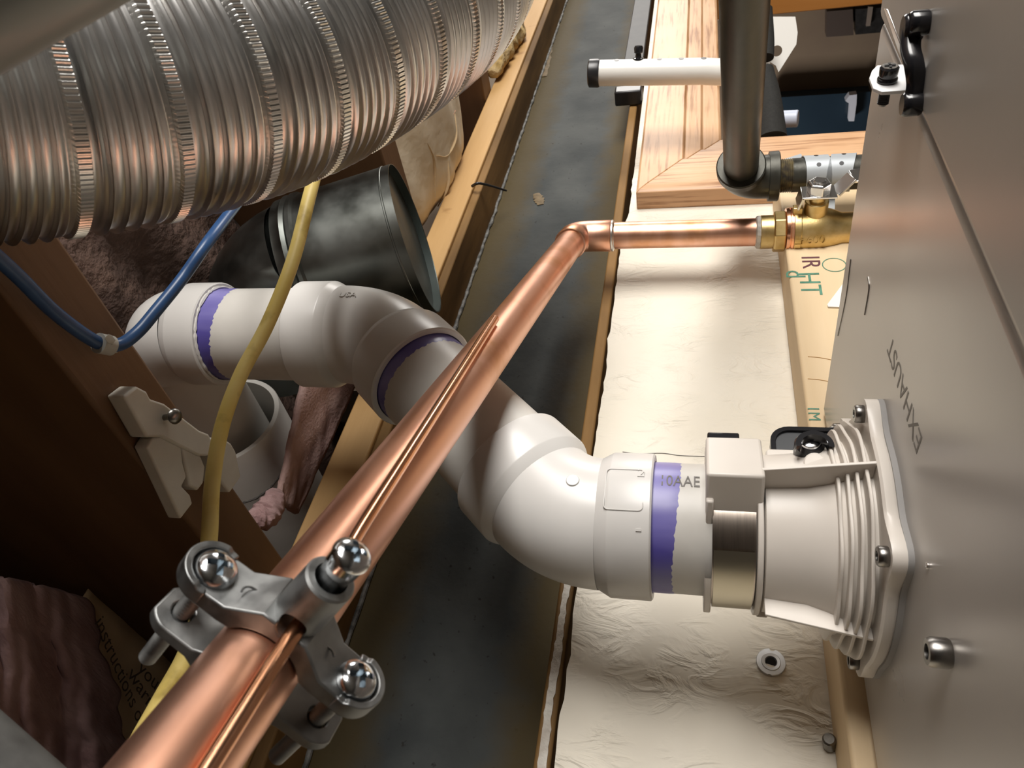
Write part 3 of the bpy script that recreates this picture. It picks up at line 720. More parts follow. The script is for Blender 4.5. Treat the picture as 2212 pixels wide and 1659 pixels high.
# bare earth wire lying along it (found by angle round the pipe)
def rod_pt(px, py, Rr=.0140):
    best = None
    for s in np.linspace(.05, .60, 1200):
        c = pipe_at(s)
        # nearest approach of the pixel ray to the pipe point at radius Rr, front side
        for ph in ():
            pass
        r = ray(px, py); t = ((c - C) @ r) / (r @ r)
        q = C + r * t
        # keep the one whose offset is perpendicular to the pipe
        k = abs((q - c) @ dl)
        if best is None or k < best[0]: best = (k, c, q, r)
    k, c, q, r = best; off = q - c; off -= dl * (off @ dl)
    side = off; L = np.linalg.norm(side); L2 = min(L, Rr * .96)
    v = nrm(C - c); v = v - dl * (v @ dl)
    if L > 1e-9: v = v - nrm(side) * (v @ nrm(side))
    v = nrm(v)
    return c + (nrm(side) * L2 if L > 1e-9 else 0) + v * math.sqrt(max(Rr ** 2 - L2 ** 2, 0))
rp = [rod_pt(450, 1655, .0142), rod_pt(560, 1470, .0160), rod_pt(648, 1338, .0182), rod_pt(722, 1225, .0160), rod_pt(833, 1040), rod_pt(912, 925), rod_pt(1041, 722)]
rp = [2 * rp[0] - rp[1], rp[0]] + rp[1:]
tag(MB().tube(spline(rp, 10), .0021, 20).build('earth_wire', COPPERW), 'thin bare copper earth wire lying along the copper water pipe', 'wire')
# ------------------------------------------------------------------ earth clamp
ca = -dl
ct = M @ np.array([.76, .07, -.645]); ct = nrm(ct - ca * (ct @ ca)); cw = np.cross(ct, ca)
best = min(np.linspace(.3, .6, 600), key=lambda s: abs((CY - F * ((M.T @ (pipe_at(s) - C))[2] / (M.T @ (pipe_at(s) - C))[1])) - 1400))
cc0 = pipe_at(best)
def K(a, t, w): return cc0 + ca * a + ct * t + cw * w
clp = thing('earth_clamp', 'grey cast earth clamp with three shiny cross-head screws gripping the copper pipe', 'clamp', K(0, 0, -.02))
TS = .0212
def jaw(sign, name, HA=.0068):
    """saddle: flat ears joined by a roof-shaped arch hollowed for the pipe"""
    arch = [(math.sin(a) * .0116, math.cos(a) * .0116) for a in np.linspace(-1.05, 1.05, 15)]
    if sign > 0:
        outer = [(-.0270, .0052), (-.0270, .0096), (-.0140, .0104), (-.0062, .0166), (.0062, .0166), (.0140, .0104), (.0270, .0096), (.0270, .0052), (.0135, .0052)]
    else:
        outer = [(-.0270, .0078), (-.0270, .0112), (-.0140, .0116), (-.0075, .0152), (.0075, .0152), (.0140, .0116), (.0270, .0112), (.0270, .0078), (.0135, .0078)]
    inner = [(t, w) for t, w in arch[::-1]] + [(-outer[-1][0], outer[-1][1])]
    poly = [(t, w * sign) for t, w in outer + inner]
    o = MB().prism(poly, K(-HA, 0, 0), ct, cw, ca, 2 * HA).build(name, ZINC, clp, smooth=30)
    cuts = []
    for s in (-1, 1):               # round the ears: cut away everything outside the ear disc
        mb = MB(); n = 24; R = .0069
        pts = [(s * TS + R * math.cos(x) * s, R * math.sin(x)) for x in np.linspace(math.pi / 2, -math.pi / 2, n)]
        poly2 = pts + [(s * (TS + .02), -R * 1.0), (s * (TS + .02), -.02), (s * TS, -.02)] 
        up_ = [(s * TS + R * math.cos(x) * s, R * math.sin(x)) for x in np.linspace(math.pi / 2, 0, n // 2)]
        lo_ = [(s * TS + R * math.cos(x) * s, R * math.sin(x)) for x in np.linspace(0, -math.pi / 2, n // 2)]
        for arcp, yy in ((up_, 1), (lo_[::-1], -1)):
            q = arcp + [(s * (TS + .03), 0), (s * (TS + .03), yy * .03), (s * TS, yy * .03)]
            cuts.append(MB().prism([(b_, a_) for a_, b_ in q], K(0, 0, -.03), ca, ct, cw, .06))
        cuts.append(MB().cyl(K(0, s * TS, -.03), K(0, s * TS, .03), .0028, seg=20))
    if sign > 0:
        cuts.append(MB().cyl(K(-.02, .0006, .0172), K(.02, .0006, .0172), .0030, seg=20))
    cut(o, cuts)
    b = o.modifiers.new('bevel', 'BEVEL'); b.width = .0005; b.segments = 2; b.limit_method = 'ANGLE'; b.angle_limit = math.radians(40)
    return o
uj = jaw(1, 'upper_jaw'); lj = jaw(-1, 'lower_jaw')
# raised lip round each ear of the upper jaw, toward the outside
for s in (-1, 1):
    x, y, a = ct * s, np.cross(cw, ct * s), cw
    vs = []; n = 28
    for i in range(n + 1):
        t = math.radians(-105 + 210 * i / n); d = x * math.cos(t) + y * math.sin(t); c = K(0, s * TS, .0094)
        hgt = .0020 if abs(t) < 1.5 else .0012
        vs += [c + d * .0058, c + d * .0058 + cw * hgt, c + d * .0076 + cw * hgt, c + d * .0076 - cw * .003]
    fs = [(4 * i + k, 4 * i + (k + 1) % 4, 4 * i + 4 + (k + 1) % 4, 4 * i + 4 + k) for i in range(n) for k in range(4)] + [(0, 1, 2, 3), tuple(4 * n + k for k in (3, 2, 1, 0))]
    MB().add(vs, fs).build('ear_lip', ZINC, uj, bevel=.0003)
    # embossed curved mark on the arm
    MB().tube([K(-.0015 + .0020 * math.sin(q), s * .0112 + .0022 * math.cos(q) * 1.0, .0128 if abs(s) else 0) - ct * 0 for q in np.linspace(.4, 3.6, 12)], .0003, 6).build('cast_mark', ZINC, uj)
# wire boss
bo = MB().lathe(K(0, .0004, .0125), cw, [(0, .0066), (.0035, .0064), (.0180, .0062), (.0186, .0057), (.0186, 0)], 36).build('wire_boss', ZINC, clp)
cut(bo, [MB().cyl(K(-.02, .0006, .0182), K(.02, .0006, .0182), .0034, seg=24), MB().cyl(K(0, .0004, .0255), K(0, .0004, .05), .0042, seg=24)])
RECESS_SHADE = mat('recess_shade_blue_grey', (.10, .13, .155), rough=.35, metal=.8)
def pan_screw(base, ax, r, hh, name, shank):
    """pan head with a cross recess and a threaded shank pointing along -ax"""
    ax = nrm(ax)
    pf = [(0, r * .92), (hh * .15, r), (hh * .45, r * .97), (hh * .72, r * .82), (hh * .9, r * .55), (hh, r * .2), (hh, 0)]
    h = MB().lathe(base, ax, [(0, 0)] + pf, 40).build(name, CHROME, clp)
    x, y, _ = frame_from(ax, ct * .8 + ca * .5)
    cs = []
    for u, v in ((x, y), (y, x)):
        p = [( -r * .64, hh * 1.2), (r * .64, hh * 1.2), (r * .56, hh * .55), (r * .14, hh * .12), (-r * .14, hh * .12), (-r * .56, hh * .55)]
        cs.append(MB().prism(p, base - v * r * .15, u, ax, v, r * .30))
    cut(h, cs)
    for k_, (u, v) in enumerate(((x, y), (y, x))):
        MB().box(base + ax * hh * .30, u, v, ax, r * (.50 if k_ == 0 else .50), r * .145, hh * .16).build('recess_shade', RECESS_SHADE, h)  # dark insert filling the cut: the recess shade put into its colour
    L, rs, pitch = shank
    prof = [(0, rs)]
    k = 0.
    while k < L - .001:
        prof += [(k + pitch * .5, rs * .84), (k + pitch, rs)]; k += pitch
    prof += [(L, rs * .8), (L, 0)]
    MB().lathe(base, -ax, prof, 24).build('screw_thread', ZINC, h)
    return h
for s in (-1, 1):
    pan_screw(K(0, s * TS, .0098), cw, .0052, .0036, 'clamp_screw', (.040, .0024, .0011))
st = MB().lathe(K(0, .0004, .0262), cw, [(0, .0037), (.0085, .0037), (.0090, .0041), (.0135, .0043)], 32).build('set_screw_neck', CHROME, clp)
pan_screw(K(0, .0004, .0392), cw, .0047, .0030, 'set_screw', (.010, .0034, .0010))

# ------------------------------------------------------------------ brass ball valve
vo = W(.529, -.042, 0)
val = thing('ball_valve', 'brass ball valve with steel lever handle on the copper pipe end', 'valve', W(.529, -.042, -.13))
def Z(s): return vo + np.array([0, 0, -s])
MB().lathe(Z(.0465), (0, 0, -1), [(0, .0113), (.001, .0128), (.0035, .0131), (.0050, .0113)], 30, rf=lambda h, r, t: r + .0007 * math.sin(5 * t + 3) * math.sin(11 * t)).build('pipe_dope', PUTTY, val)
MB().lathe(Z(.0500), (0, 0, -1), [(0, .0125), (.0006, .0133), (.0105, .0133), (.0115, .0120)], 40).build('solder_cup', BRASS, val)
MB().lathe(Z(.0600), (0, 0, -1), [(0, .0150), (.0008, .0165), (.0085, .0165), (.0093, .0150), (.0093, 0)], 8, ref=(.38, .92, 0)).build('hex_collar', BRASS, val, smooth=0, bevel=.0006)
MB().lathe(Z(.0692), (0, 0, -1), [(0, .012), (0, .0180), (.0022, .0185), (.0024, .0175), (.0030, .0175), (.0032, .0186), (.0052, .0186), (.0054, .0178)], 48).build('copper_washer', COPPERW, val)
MB().lathe(Z(.0744), (0, 0, -1), [(0, .0178), (.0004, .0188), (.0050, .0190), (.0056, .0184), (.0150, .0186), (.0220, .0182), (.0300, .0160), (.0360, .0135), (.0700, .0130), (.0700, 0)], 56).build('body', BRASS, val)
sy = -.042
MB().cyl(W(.529, sy - .012, -.090), W(.529, sy - .0275, -.090), .0088, seg=36, ch=.0008).build('stem', BRASS, val)
MB().cyl(W(.529, sy - .0275, -.090), W(.529, sy - .0325, -.090), .0058, seg=30).build('packing_nut', BRASS, val)
MB().box(W(.5275, sy - .020, -.0765), (1, 0, 0), (0, 1, 0), (0, 0, 1), .003, .0035, .0035).build('stop_lug', BRASS, val, bevel=.0006)
hy = sy - .0340
hnd = MB().box(W(.529, hy, -.0905), (1, 0, 0), (0, 1, 0), (0, 0, 1), .0085, .0009, .0125).build('handle', STEEL, val, bevel=.0005)
MB().box(W(.529, hy + .0045, -.0775), nrm([0, 1, .25]), nrm([0, -.25, 1]), (1, 0, 0), .0055, .0009, .0085).build('handle_stop', STEEL, hnd, bevel=.0004)
p1, p2 = W(.529, hy, -.1025), W(.533, hy - .010, -.113); p3 = W(.545, hy - .013, -.19)
for a, b in ((p1, p2), (p2, p3)):
    d = nrm(b - a); x = np.array([1., 0, 0]); x = nrm(x - d * (d @ x)); y = np.cross(d, x)
    MB().box((a + b) / 2, d, x, y, np.linalg.norm(b - a) / 2 + .0003, .0085, .0009).build('lever', STEEL, hnd, bevel=.0004)
nt_ = MB().lathe(W(.529, hy - .0008, -.090), (0, -1, 0), [(0, .0086), (.0076, .0086), (.0088, .0072), (.0088, 0)], 6, ref=(.3, 0, 1)).build('hex_nut', STEEL, val, smooth=0, bevel=.0004)
MB().cyl(W(.529, hy - .006, -.090), W(.529, hy - .0108, -.090), .0044, seg=24, ch=.0006).build('stem_end', STEEL, nt_)
text('cast_lettering', '600', .0095, wrap(Z(.0905), dn, view_from(Z(.0905), dn, -24), .0186), BRASS, val, .0006)
fLF = wrap(Z(.0785), dn, view_from(Z(.0785), dn, -24), .0188)
text('cast_lettering', 'LF', .0085, lambda x, y, z: fLF(-y, x, z), BRASS, val, .0006)

# ------------------------------------------------------------------ black gas pipe
Eg = W(.566, -.070, -.0352); gt = W(.4382, -.25, -.0239); gd = nrm(gt - Eg)
gas = thing('black_gas_pipe', 'dark iron pipe coming down from the top edge to an elbow', 'pipe', Eg)
MB().cyl(Eg + gd * .012, Eg + gd * .56, .0133, seg=48).build('long_pipe', BLACKIRON, gas)
g0, g1, garc = arc_path(Eg + gd * .1, Eg, Eg + np.array([0, 0, -.1]), .017, 12)
ge = MB().tube(garc, .0172, 40, caps=True).build('elbow', BLACKIRON, gas)
MB().lathe(g0 - gd * .002, gd, [(0, .0172), (.001, .0188), (.0085, .0190), (.0095, .0180), (.0095, .0130)], 40).build('elbow_band', BLACKIRON, ge)
MB().lathe(g1 + dn * -.001, dn, [(0, .0172), (.0060, .0174), (.0062, .0196), (.0135, .0198), (.0142, .0188), (.0142, .0128)], 40).build('elbow_band', BLACKIRON, ge)
thr = [(0, .0126)]
for k in range(7): thr += [(.0016 * k + .0008, .0134), (.0016 * k + .0016, .0126)]
MB().lathe(g1 + dn * .013, dn, thr, 32).build('pipe_thread', mat('doped_thread', (.20, .16, .08), (.07, .06, .05), rough=.5, metal=.5, scale=200), gas)
MB().cyl(g1 + dn * .023, g1 + dn * .16, .0133, seg=40).build('nipple', BLACKIRON, gas)
# perforated strap wound round the nipple
stp = thing('perforated_strap', 'pale perforated metal strap wound round the black pipe behind the valve lever', 'strap', W(.566, -.07, -.105))
for zc, tl in ((-.092, .10), (-.111, -.25)):
    vs = []; n = 40
    for i in range(n + 1):
        t = 2 * math.pi * i / n
        for k, rr in ((-1, .0140), (1, .0140), (1, .0148), (-1, .0148)):
            vs.append(W(.566 + rr * math.cos(t), -.070 + rr * math.sin(t), zc + k * .0092 + tl * rr * math.cos(t)))
    fs = [(4 * i + k, 4 * i + (k + 1) % 4, 4 * i + 4 + (k + 1) % 4, 4 * i + 4 + k) for i in range(n) for k in range(4)]
    ob = MB().add(vs, fs).build('strap_turn', TAGG, stp)
    for ang in (-75, -120, -20):
        c = np.array([math.cos(math.radians(ang)), math.sin(math.radians(ang)), 0])
        MB().lathe(W(.566, -.070, zc + tl * .0145 * c[0]) + c * .0142, c, [(0, .0017), (.00075, .0017), (.00075, 0)], 16).build('strap_hole', BLACK, ob)
qs = [PY(p[0], p[1], -.054) for p in ((1778, 410), (1804, 425), (1803, 462), (1778, 462))]
MB().add(qs + [p + np.array([0, .001, 0]) for p in qs], [(0, 1, 2, 3), (7, 6, 5, 4), (0, 4, 5, 1), (1, 5, 6, 2), (2, 6, 7, 3), (3, 7, 4, 0)]).build('strap_tail', TAGG, stp)
qs = [PY(p[0], p[1], -.060) for p in ((1695, 343), (1730, 332), (1746, 358), (1709, 362))]
MB().add(qs + [p + np.array([0, .001, 0]) for p in qs], [(0, 1, 2, 3), (7, 6, 5, 4), (0, 4, 5, 1), (1, 5, 6, 2), (2, 6, 7, 3), (3, 7, 4, 0)]).build('strap_tail', TAGG, stp)

# ------------------------------------------------------------------ doorway exercise bar
bar = thing('doorway_bar', 'white steel tube of a doorway exercise bar with black end cap and holes', 'exercise bar', W(.74, -.085, 0))
b0, b1 = P(1294, 158, .735), P(1520, 154, .715); bd_ = nrm(b1 - b0)
bpath = [b0, b0 + (b1 - b0) * .5, b1] + [P(1580, 158, .712), P(1640, 172, .715), P(1665, 200, .73)]
RB = .0122
tb = MB().tube([b0 + (b1 - b0) * t for t in np.linspace(0, 1, 8)] + spline([b1, P(1570, 157, .712), P(1605, 162, .713)], 8)[1:], RB, 40).build('tube', WHITEP, bar)
MB().lathe(b0 - bd_ * .0105, bd_, [(0, .0112), (.0012, .0132), (.0095, .0134), (.0112, .0128), (.0112, 0)], 36).build('end_cap', BLACK, bar)
upd = view_from(b0, bd_, 72)
for px in (1333, 1425, 1471, 1518):
    c = b0 + bd_ * ((px - 1294) / (1520 - 1294) * np.linalg.norm(b1 - b0))
    MB().lathe(c + upd * (RB - .0006), upd, [(0, .0026), (.0007, .0026), (.0007, 0)], 20).build('hole', BLACK, bar)
c = b0 + bd_ * ((1379 - 1294) / (1520 - 1294) * np.linalg.norm(b1 - b0))
upp = view_from(b0, bd_, 82)
MB().lathe(c + upp * (RB - .001), upp, [(0, .0052), (.0018, .0052), (.0024, .0030), (.0058, .0026), (.0066, .0040), (.0110, .0044), (.0128, .0034), (.0132, 0)], 24).build('locking_pin', BLACKG, bar)
# bracket plate and foam in the doorway
br = [P(p[0], p[1], .90) for p in ((1664, 36), (1718, 36), (1723, 70), (1720, 96), (1682, 156), (1676, 142), (1664, 134), (1655, 190), (1640, 190), (1648, 100))]
mb = MB(); n = len(br); th = ray(1690, 100) * .0022
mb.add(br + [p + th for p in br], [tuple(range(n)), tuple(range(n, 2 * n))[::-1]] + [(i, (i + 1) % n, n + (i + 1) % n, n + i) for i in range(n)])
bko = mb.build('bracket', WHITEP, bar, smooth=0)
hq = P(1678, 110, .90); cut(bko, [MB().cyl(hq - ray(1678, 110) * .02, hq + ray(1678, 110) * .02, .0062, seg=24)])
MB().tube(spline([P(1652, 20, .86), P(1656, 85, .855), P(1655, 125, .85)], 8), [.0085] * 17, 24).build('foam_sleeve', FOAM, bar)
MB().tube(spline([P(1652, 150, .80), P(1662, 215, .79), P(1668, 300, .78)], 8), [.009 + .006 * t for t in np.linspace(0, 1, 17)], 24).build('foam_grip', FOAM, bar)
# black pad and strip of the bar resting against the casing top
pad_ = thing('wall_pad', 'black rubber strip and foot standing between the steel beam and the oak casing', 'pad', W(.83, .0, .06))
a_, b_ = PY(1391, 0, -.004), PY(1384, 128, -.004)
MB().abox(.885, 1.45, -.004, .004, .0685, .0930).build('strip', mat('black_strip', (.030, .030, .031), (.040, .040, .040), rough=.55, scale=60), pad_, bevel=.001)
MB().abox(.868, .885, -.014, .004, .064, .0960).build('foot', BLACK, pad_, bevel=.002)

# ------------------------------------------------------------------ aluminium flexible duct
RD = .048
dk = [(-900, 110, 450), (-450, 160, 385), (-60, 186, 330), (190, 190, 302), (424, 169, 273), (590, 140, 250), (745, 76, 229), (873, 14, 205), (940, -22, 188), (1000, -80, 170), (1040, -180, 148), (1060, -320, 133)]
dpts = [P(px, py, RD * F / R) for px, py, R in dk]
path = np.array(spline(dpts, 60))
for _ in range(3):            # ease the bends
    pad_p = np.concatenate([np.repeat(path[:1], 35, 0), path, np.repeat(path[-1:], 35, 0)])
    cs_ = np.cumsum(np.concatenate([np.zeros((1, 3)), pad_p]), 0); path = (cs_[71:] - cs_[:-71]) / 71
path = list(path)
# resample evenly
seglen = [np.linalg.norm(path[i + 1] - path[i]) for i in range(len(path) - 1)]; cum = np.concatenate([[0], np.cumsum(seglen)]); LT = cum[-1]
def axis_pt(s):
    i = min(max(np.searchsorted(cum, s) - 1, 0), len(path) - 2); t = (s - cum[i]) / max(seglen[i], 1e-9)
    return path[i] * (1 - t) + path[i + 1] * t
PER = .0300; ns = int(LT / PER * 40); NT = 120
ss = np.linspace(0, LT, ns + 1)
cent = [axis_pt(s) for s in ss]; fr = []
x = None
for i in range(ns + 1):
    t = nrm(cent[min(i + 3, ns)] - cent[max(i - 3, 0)])
    if x is None: x = frame_from(t)[0]
    x = nrm(x - t * (t @ x)); fr.append((x, np.cross(t, x), t))
PROF = [(0, 0), (.105, 0), (.125, -.0010), (.16, -.0021), (.20, -.0021), (.24, -.0010), (.262, 0)]
for c_ in (.315, .475, .635, .795): PROF += [(c_ - .034, 0), (c_ - .024, .0004), (c_ - .012, .0015), (c_, .0019), (c_ + .012, .0015), (c_ + .024, .0004), (c_ + .034, 0)]
PROF += [(.875, 0), (.89, .0007), (.915, .0007), (.93, 0)]
NP = len(PROF); NR = int(LT / PER - 1.2) * NP
def at_s(s):
    i = int(np.clip(s / LT * ns, 0, ns - 1)); return axis_pt(s), fr[i]
vs = []
for r_i in range(NR + 1):
    rr = RD + PROF[r_i % NP][1]; ph = r_i // NP + PROF[r_i % NP][0]
    for k in range(NT):
        c, (X, Y, T) = at_s((ph + k / NT) * PER); a = 2 * math.pi * k / NT
        vs.append(c + (X * math.cos(a) + Y * math.sin(a)) * rr)
fs = []
for r_i in range(NR):
    for k in range(NT):
        if k < NT - 1: fs.append((r_i * NT + k, r_i * NT + k + 1, (r_i + 1) * NT + k + 1, (r_i + 1) * NT + k))
        elif r_i + 1 + NP <= NR: fs.append((r_i * NT + k, (r_i + NP) * NT, (r_i + 1 + NP) * NT, (r_i + 1) * NT + k))
duct = thing('flexible_duct', 'large corrugated aluminium flexible duct across the upper left', 'duct', axis_pt(LT / 2))
MB().add(vs, fs).build('duct_wall', ALU, duct, smooth=60)
# crimped seam: a toothed ribbon wound along the helix
vs = []; nturn = int(LT / PER - 1.4); NS = 170 * 4
cnt = 0
for j in range(nturn * NS):
    th = j / NS; s = (th + .06) * PER
    c, (X, Y, T) = at_s(s); a = 2 * math.pi * th
    rad = X * math.cos(a) + Y * math.sin(a)
    tooth = .0007 if (j // 2) % 2 == 0 else .0003
    for off, hh in ((-.0026, -.0006), (-.0019, .0004 + tooth), (.0019, .0004 + tooth), (.0026, -.0006)):
        vs.append(c + T * off + rad * (RD + .0006 + hh))
    cnt += 1
fs = [(4 * j + k, 4 * j + k + 1, 4 * j + 5 + k, 4 * j + 4 + k) for j in range(cnt - 1) for k in range(3)]
MB().add(vs, fs).build('crimped_seam', ALUEDGE, duct, smooth=0)

# grey conduit close to the lens, top left, and grey pipe bottom left
n0 = nrm([.498, .867])
c0 = np.array([0, 135]) - 118 * n0
tag(MB().tube([P(*(c0 + np.array([.867, -.498]) * s), .125) for s in (-700, 0, 700)], 118 * .125 / F, 32).build('conduit', mat('grey_conduit', (.36, .375, .35), rough=.38, metal=.15)), 'blurred grey metal conduit close to the lens in the upper left corner', 'conduit')
c0 = np.array([0, 1592]) - 170 * nrm([.66, -.75])
tag(MB().tube([P(*(c0 + np.array([.75, .66]) * s), .19) for s in (-600, 0, 500)], 170 * .19 / F, 32).build('grey_pipe', mat('rough_grey_pipe', (.07, .07, .067), (.11, .11, .105), rough=.6, scale=120)), 'rough grey pipe end in the lower left corner', 'pipe')

# ------------------------------------------------------------------ galvanised duct stub
stub = thing('galvanised_duct', 'dark galvanised round duct with an open end behind the white vent pipe', 'duct', P(560, 520, .6))
c0 = P(899, 517, .590); sdv = nrm(M @ np.array([-.916, .08, -.266])); RS = .0600; c1 = c0 + sdv * .082
Ls = np.linalg.norm(c1 - c0)
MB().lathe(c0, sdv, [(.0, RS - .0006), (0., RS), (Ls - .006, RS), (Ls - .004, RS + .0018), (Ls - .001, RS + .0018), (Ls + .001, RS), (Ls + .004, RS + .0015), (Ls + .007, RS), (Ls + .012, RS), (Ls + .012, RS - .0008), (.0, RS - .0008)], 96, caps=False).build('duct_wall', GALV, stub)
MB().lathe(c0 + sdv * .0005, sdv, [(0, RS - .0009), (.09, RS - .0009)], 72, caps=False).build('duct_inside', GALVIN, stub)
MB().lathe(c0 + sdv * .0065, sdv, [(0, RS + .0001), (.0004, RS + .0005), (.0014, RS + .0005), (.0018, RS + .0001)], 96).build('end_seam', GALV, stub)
# darker swivel elbow behind it
c2 = c1 + sdv * .055; c3 = c2 + nrm([.15, 1, -.1]) * .07
t0_, t1_, ar_ = arc_path(c1 + sdv * .005, c2, c3, .05, 12)
MB().tube([c1 + sdv * .008] + ar_ + [c3], RS - .002, 64, caps=False).build('swivel_elbow', GALV, stub)
for q in (ar_[3], ar_[8]):
    pass

# ------------------------------------------------------------------ cables
ypts = [P(712, 270, .47), P(688, 350, .44), P(668, 425, .42), P(632, 565, .405), P(578, 700, .395), P(520, 810, .385), P(480, 920, .375), P(459, 1040, .362), P(452, 1160, .345), P(440, 1280, .330), P(408, 1400, .310), P(350, 1510, .29), P(290, 1620, .27), P(240, 1720, .25)]
tag(MB().tube(spline(ypts, 12), .0040, 20, fl=.8).build('yellow_cable', YEL), 'yellow electrical cable hanging down from under the aluminium duct past the white pipe', 'cable')
bpts = [P(600, 330, .52), P(560, 385, .475), P(520, 430, .44), P(455, 515, .385), P(395, 600, .372), P(340, 668, .36), P(300, 715, .352), P(262, 743, .343), P(225, 745, .334), P(180, 722, .324), P(110, 668, .308), P(40, 598, .290), P(-30, 535, .275), P(-110, 470, .26)]
blue = tag(MB().tube(spline(bpts, 12), .0030, 18).build('blue_cable', BLUE), 'blue network cable drooping across the brown joist', 'cable')
cl = thing('cable_clip', 'small pale clear plastic clip holding the blue cable to the joist', 'clip', P(225, 742, .334))
cd = nrm(P(262, 743, .343) - P(190, 728, .326))
MB().lathe(P(226, 744, .334) - cd * .0034, cd, [(0, .0036), (0, .0046), (.0068, .0046), (.0068, .0036)], 24).build('loop', NYLON, cl)
MB().box(P(228, 752, .337), cd, (0, 0, 1), np.cross(cd, (0, 0, 1)), .0050, .0022, .0016).build('base', NYLON, cl, bevel=.0006)
MB().box(P(238, 733, .330), nrm(cd + np.array([0, 0, .4])), (0, 1, 0), (1, 0, 0), .0022, .0016, .0016).build('tail', NYLON, cl, bevel=.0004)

# ------------------------------------------------------------------ nylon pipe hook on the joist
hk = thing('pipe_hook', 'milky white plastic pipe hook screwed to the brown joist', 'hook', PZ(380, 960, JB - .004))
def slab(pix, z, th, name, bev=.0012):
    v = [PZ(p[0], p[1], z) for p in pix]; n = len(v)
    return MB().add(v + [p + np.array([0, 0, th]) for p in v], [tuple(range(n)), tuple(range(n, 2 * n))[::-1]] + [(i, (i + 1) % n, n + (i + 1) % n, n + i) for i in range(n)]).build(name, HOOKP, hk, bevel=bev, seg=3, smooth=50)
zb = JB - .0105
slab([(268, 856), (296, 834), (318, 846), (326, 862), (356, 872), (432, 930), (452, 938), (458, 950), (452, 985), (430, 985), (350, 944), (318, 945)], zb, .0100, 'strap')
slab([(318, 966), (330, 946), (352, 940), (392, 962), (396, 1000), (404, 1030), (394, 1050), (412, 1070), (417, 1088), (391, 1122)], zb + .002, .0080, 'finger')
slab([(392, 962), (434, 984), (444, 1008), (440, 1044), (428, 1060), (410, 1050), (400, 1000)], zb + .0015, .0085, 'finger')
slab([(462, 950), (482, 946), (500, 958), (510, 975), (521, 1030), (497, 1065), (472, 1034), (466, 1000)], zb - .002, .0120, 'finger')
sp = PZ(356, 902, zb)
nl = MB().lathe(sp + np.array([0, 0, .001]), nrm([-.1, -.25, -1]), [(0, .0016), (.0075, .0016), (.0078, .0036), (.0086, .0040), (.0098, .0034), (.0106, .0016), (.0106, 0)], 24).build('screw', STEELD, hk)

# ------------------------------------------------------------------ insulation
def noise2(x, y, seed=0):
    return (math.sin(x * 1.7 + seed) * math.cos(y * 1.3 - seed * .7) + .5 * math.sin(x * 3.9 - y * 2.3 + seed * 2) + .25 * math.sin(x * 8.1 + y * 7.3 + seed * 3)) / 1.75
# faced batt between the second and third joist
bat = thing('insulation_batt', 'paper faced insulation batt bulging between joists above the galvanised duct', 'insulation', W(.73, -.1, .30))
def kraft(u, v):
    x = .600 + .235 * u; y = -.36 + .385 * v
    bul = .030 * math.sin(math.pi * min(max(u, 0), 1)) ** .6 + .008 * math.sin(math.pi * v)
    z = .294 - bul + .003 * noise2(u * 6, v * 9, 1) + .030 * (max(0, v - .90) / .10) ** 2
    return W(x, y, z)
MB().grid(kraft, 40, 44).build('kraft_facing', KRAFT, bat, solid=.0006)
def lap(u, v):
    x = .602 + .215 * u; y = -.30 + .318 * v
    edge = .5 + .5 * math.sin(math.pi * u)
    b = np.array(kraft((x - .600) / .235, (y + .36) / .385))
    return b - np.array([0, 0, .0022 + .004 * math.sin(math.pi * v) + .002 * noise2(u * 9, v * 5, 4)])
def lapm():
    mb = MB(); mb.grid(lambda u, v: lap(u * (.55 + .45 * math.sin(math.pi * (.15 + .7 * v))), .40 + .58 * v), 26, 20); return mb
lp = lapm().build('facing_lap', KRAFTLAP, bat, solid=.0005)
rl = [np.array(kraft(.05 + .6 * t, .56 + .22 * math.sin(t * 1.5))) - np.array([0, 0, .0040]) for t in np.linspace(0, 1, 24)]
MB().tube(rl, .0008, 6, fl=.4).build('red_stripe', mat('dull_red_stripe', (.50, .24, .15), rough=.8), bat)
def on_kraft(px, py):
    z = .268
    for _ in range(6):
        p = PZ(px, py, z); z = kraft((p[0] - .600) / .235, (p[1] + .36) / .385)[2] - H
    return PZ(px, py, z)
REDF = mat('faint_red_print', (.55, .32, .20), rough=.8)
def batt_text(p0, p1, size):
    a, b = on_kraft(*p0), on_kraft(*p1); ex = nrm((b - a) * [1, 1, 0]); ey = np.cross(np.array([0, 0, -1.]), ex); mid = (a + b) / 2
    def fn(x, y, z):
        q = mid + ex * x + ey * y
        q[2] = kraft((q[0] - .600) / .235, (q[1] + .36) / .385)[2] - .0012 - z
        return q
    return fn
text('faint_print', 'Adv', .016, batt_text((1006, 236), (972, 205), .016), REDF, bat, .00003, 'faint red print')
MB().tube([on_kraft(1000 - 52 * t, 250 - 46 * t) - np.array([0, 0, .0012]) for t in np.linspace(0, 1, 14)], .0007, 6, fl=.4).build('red_stripe', REDF, bat)
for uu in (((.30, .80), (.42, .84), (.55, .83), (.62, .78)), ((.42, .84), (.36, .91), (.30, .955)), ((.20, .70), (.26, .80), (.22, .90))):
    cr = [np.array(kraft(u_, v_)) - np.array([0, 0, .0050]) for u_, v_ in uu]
    MB().tube(spline(cr, 6), [.0006 + .0010 * math.sin(math.pi * k / (6 * (len(cr) - 1))) for k in range(6 * (len(cr) - 1) + 1)], 8, fl=.5).build('paper_crease', KRAFTD, bat)
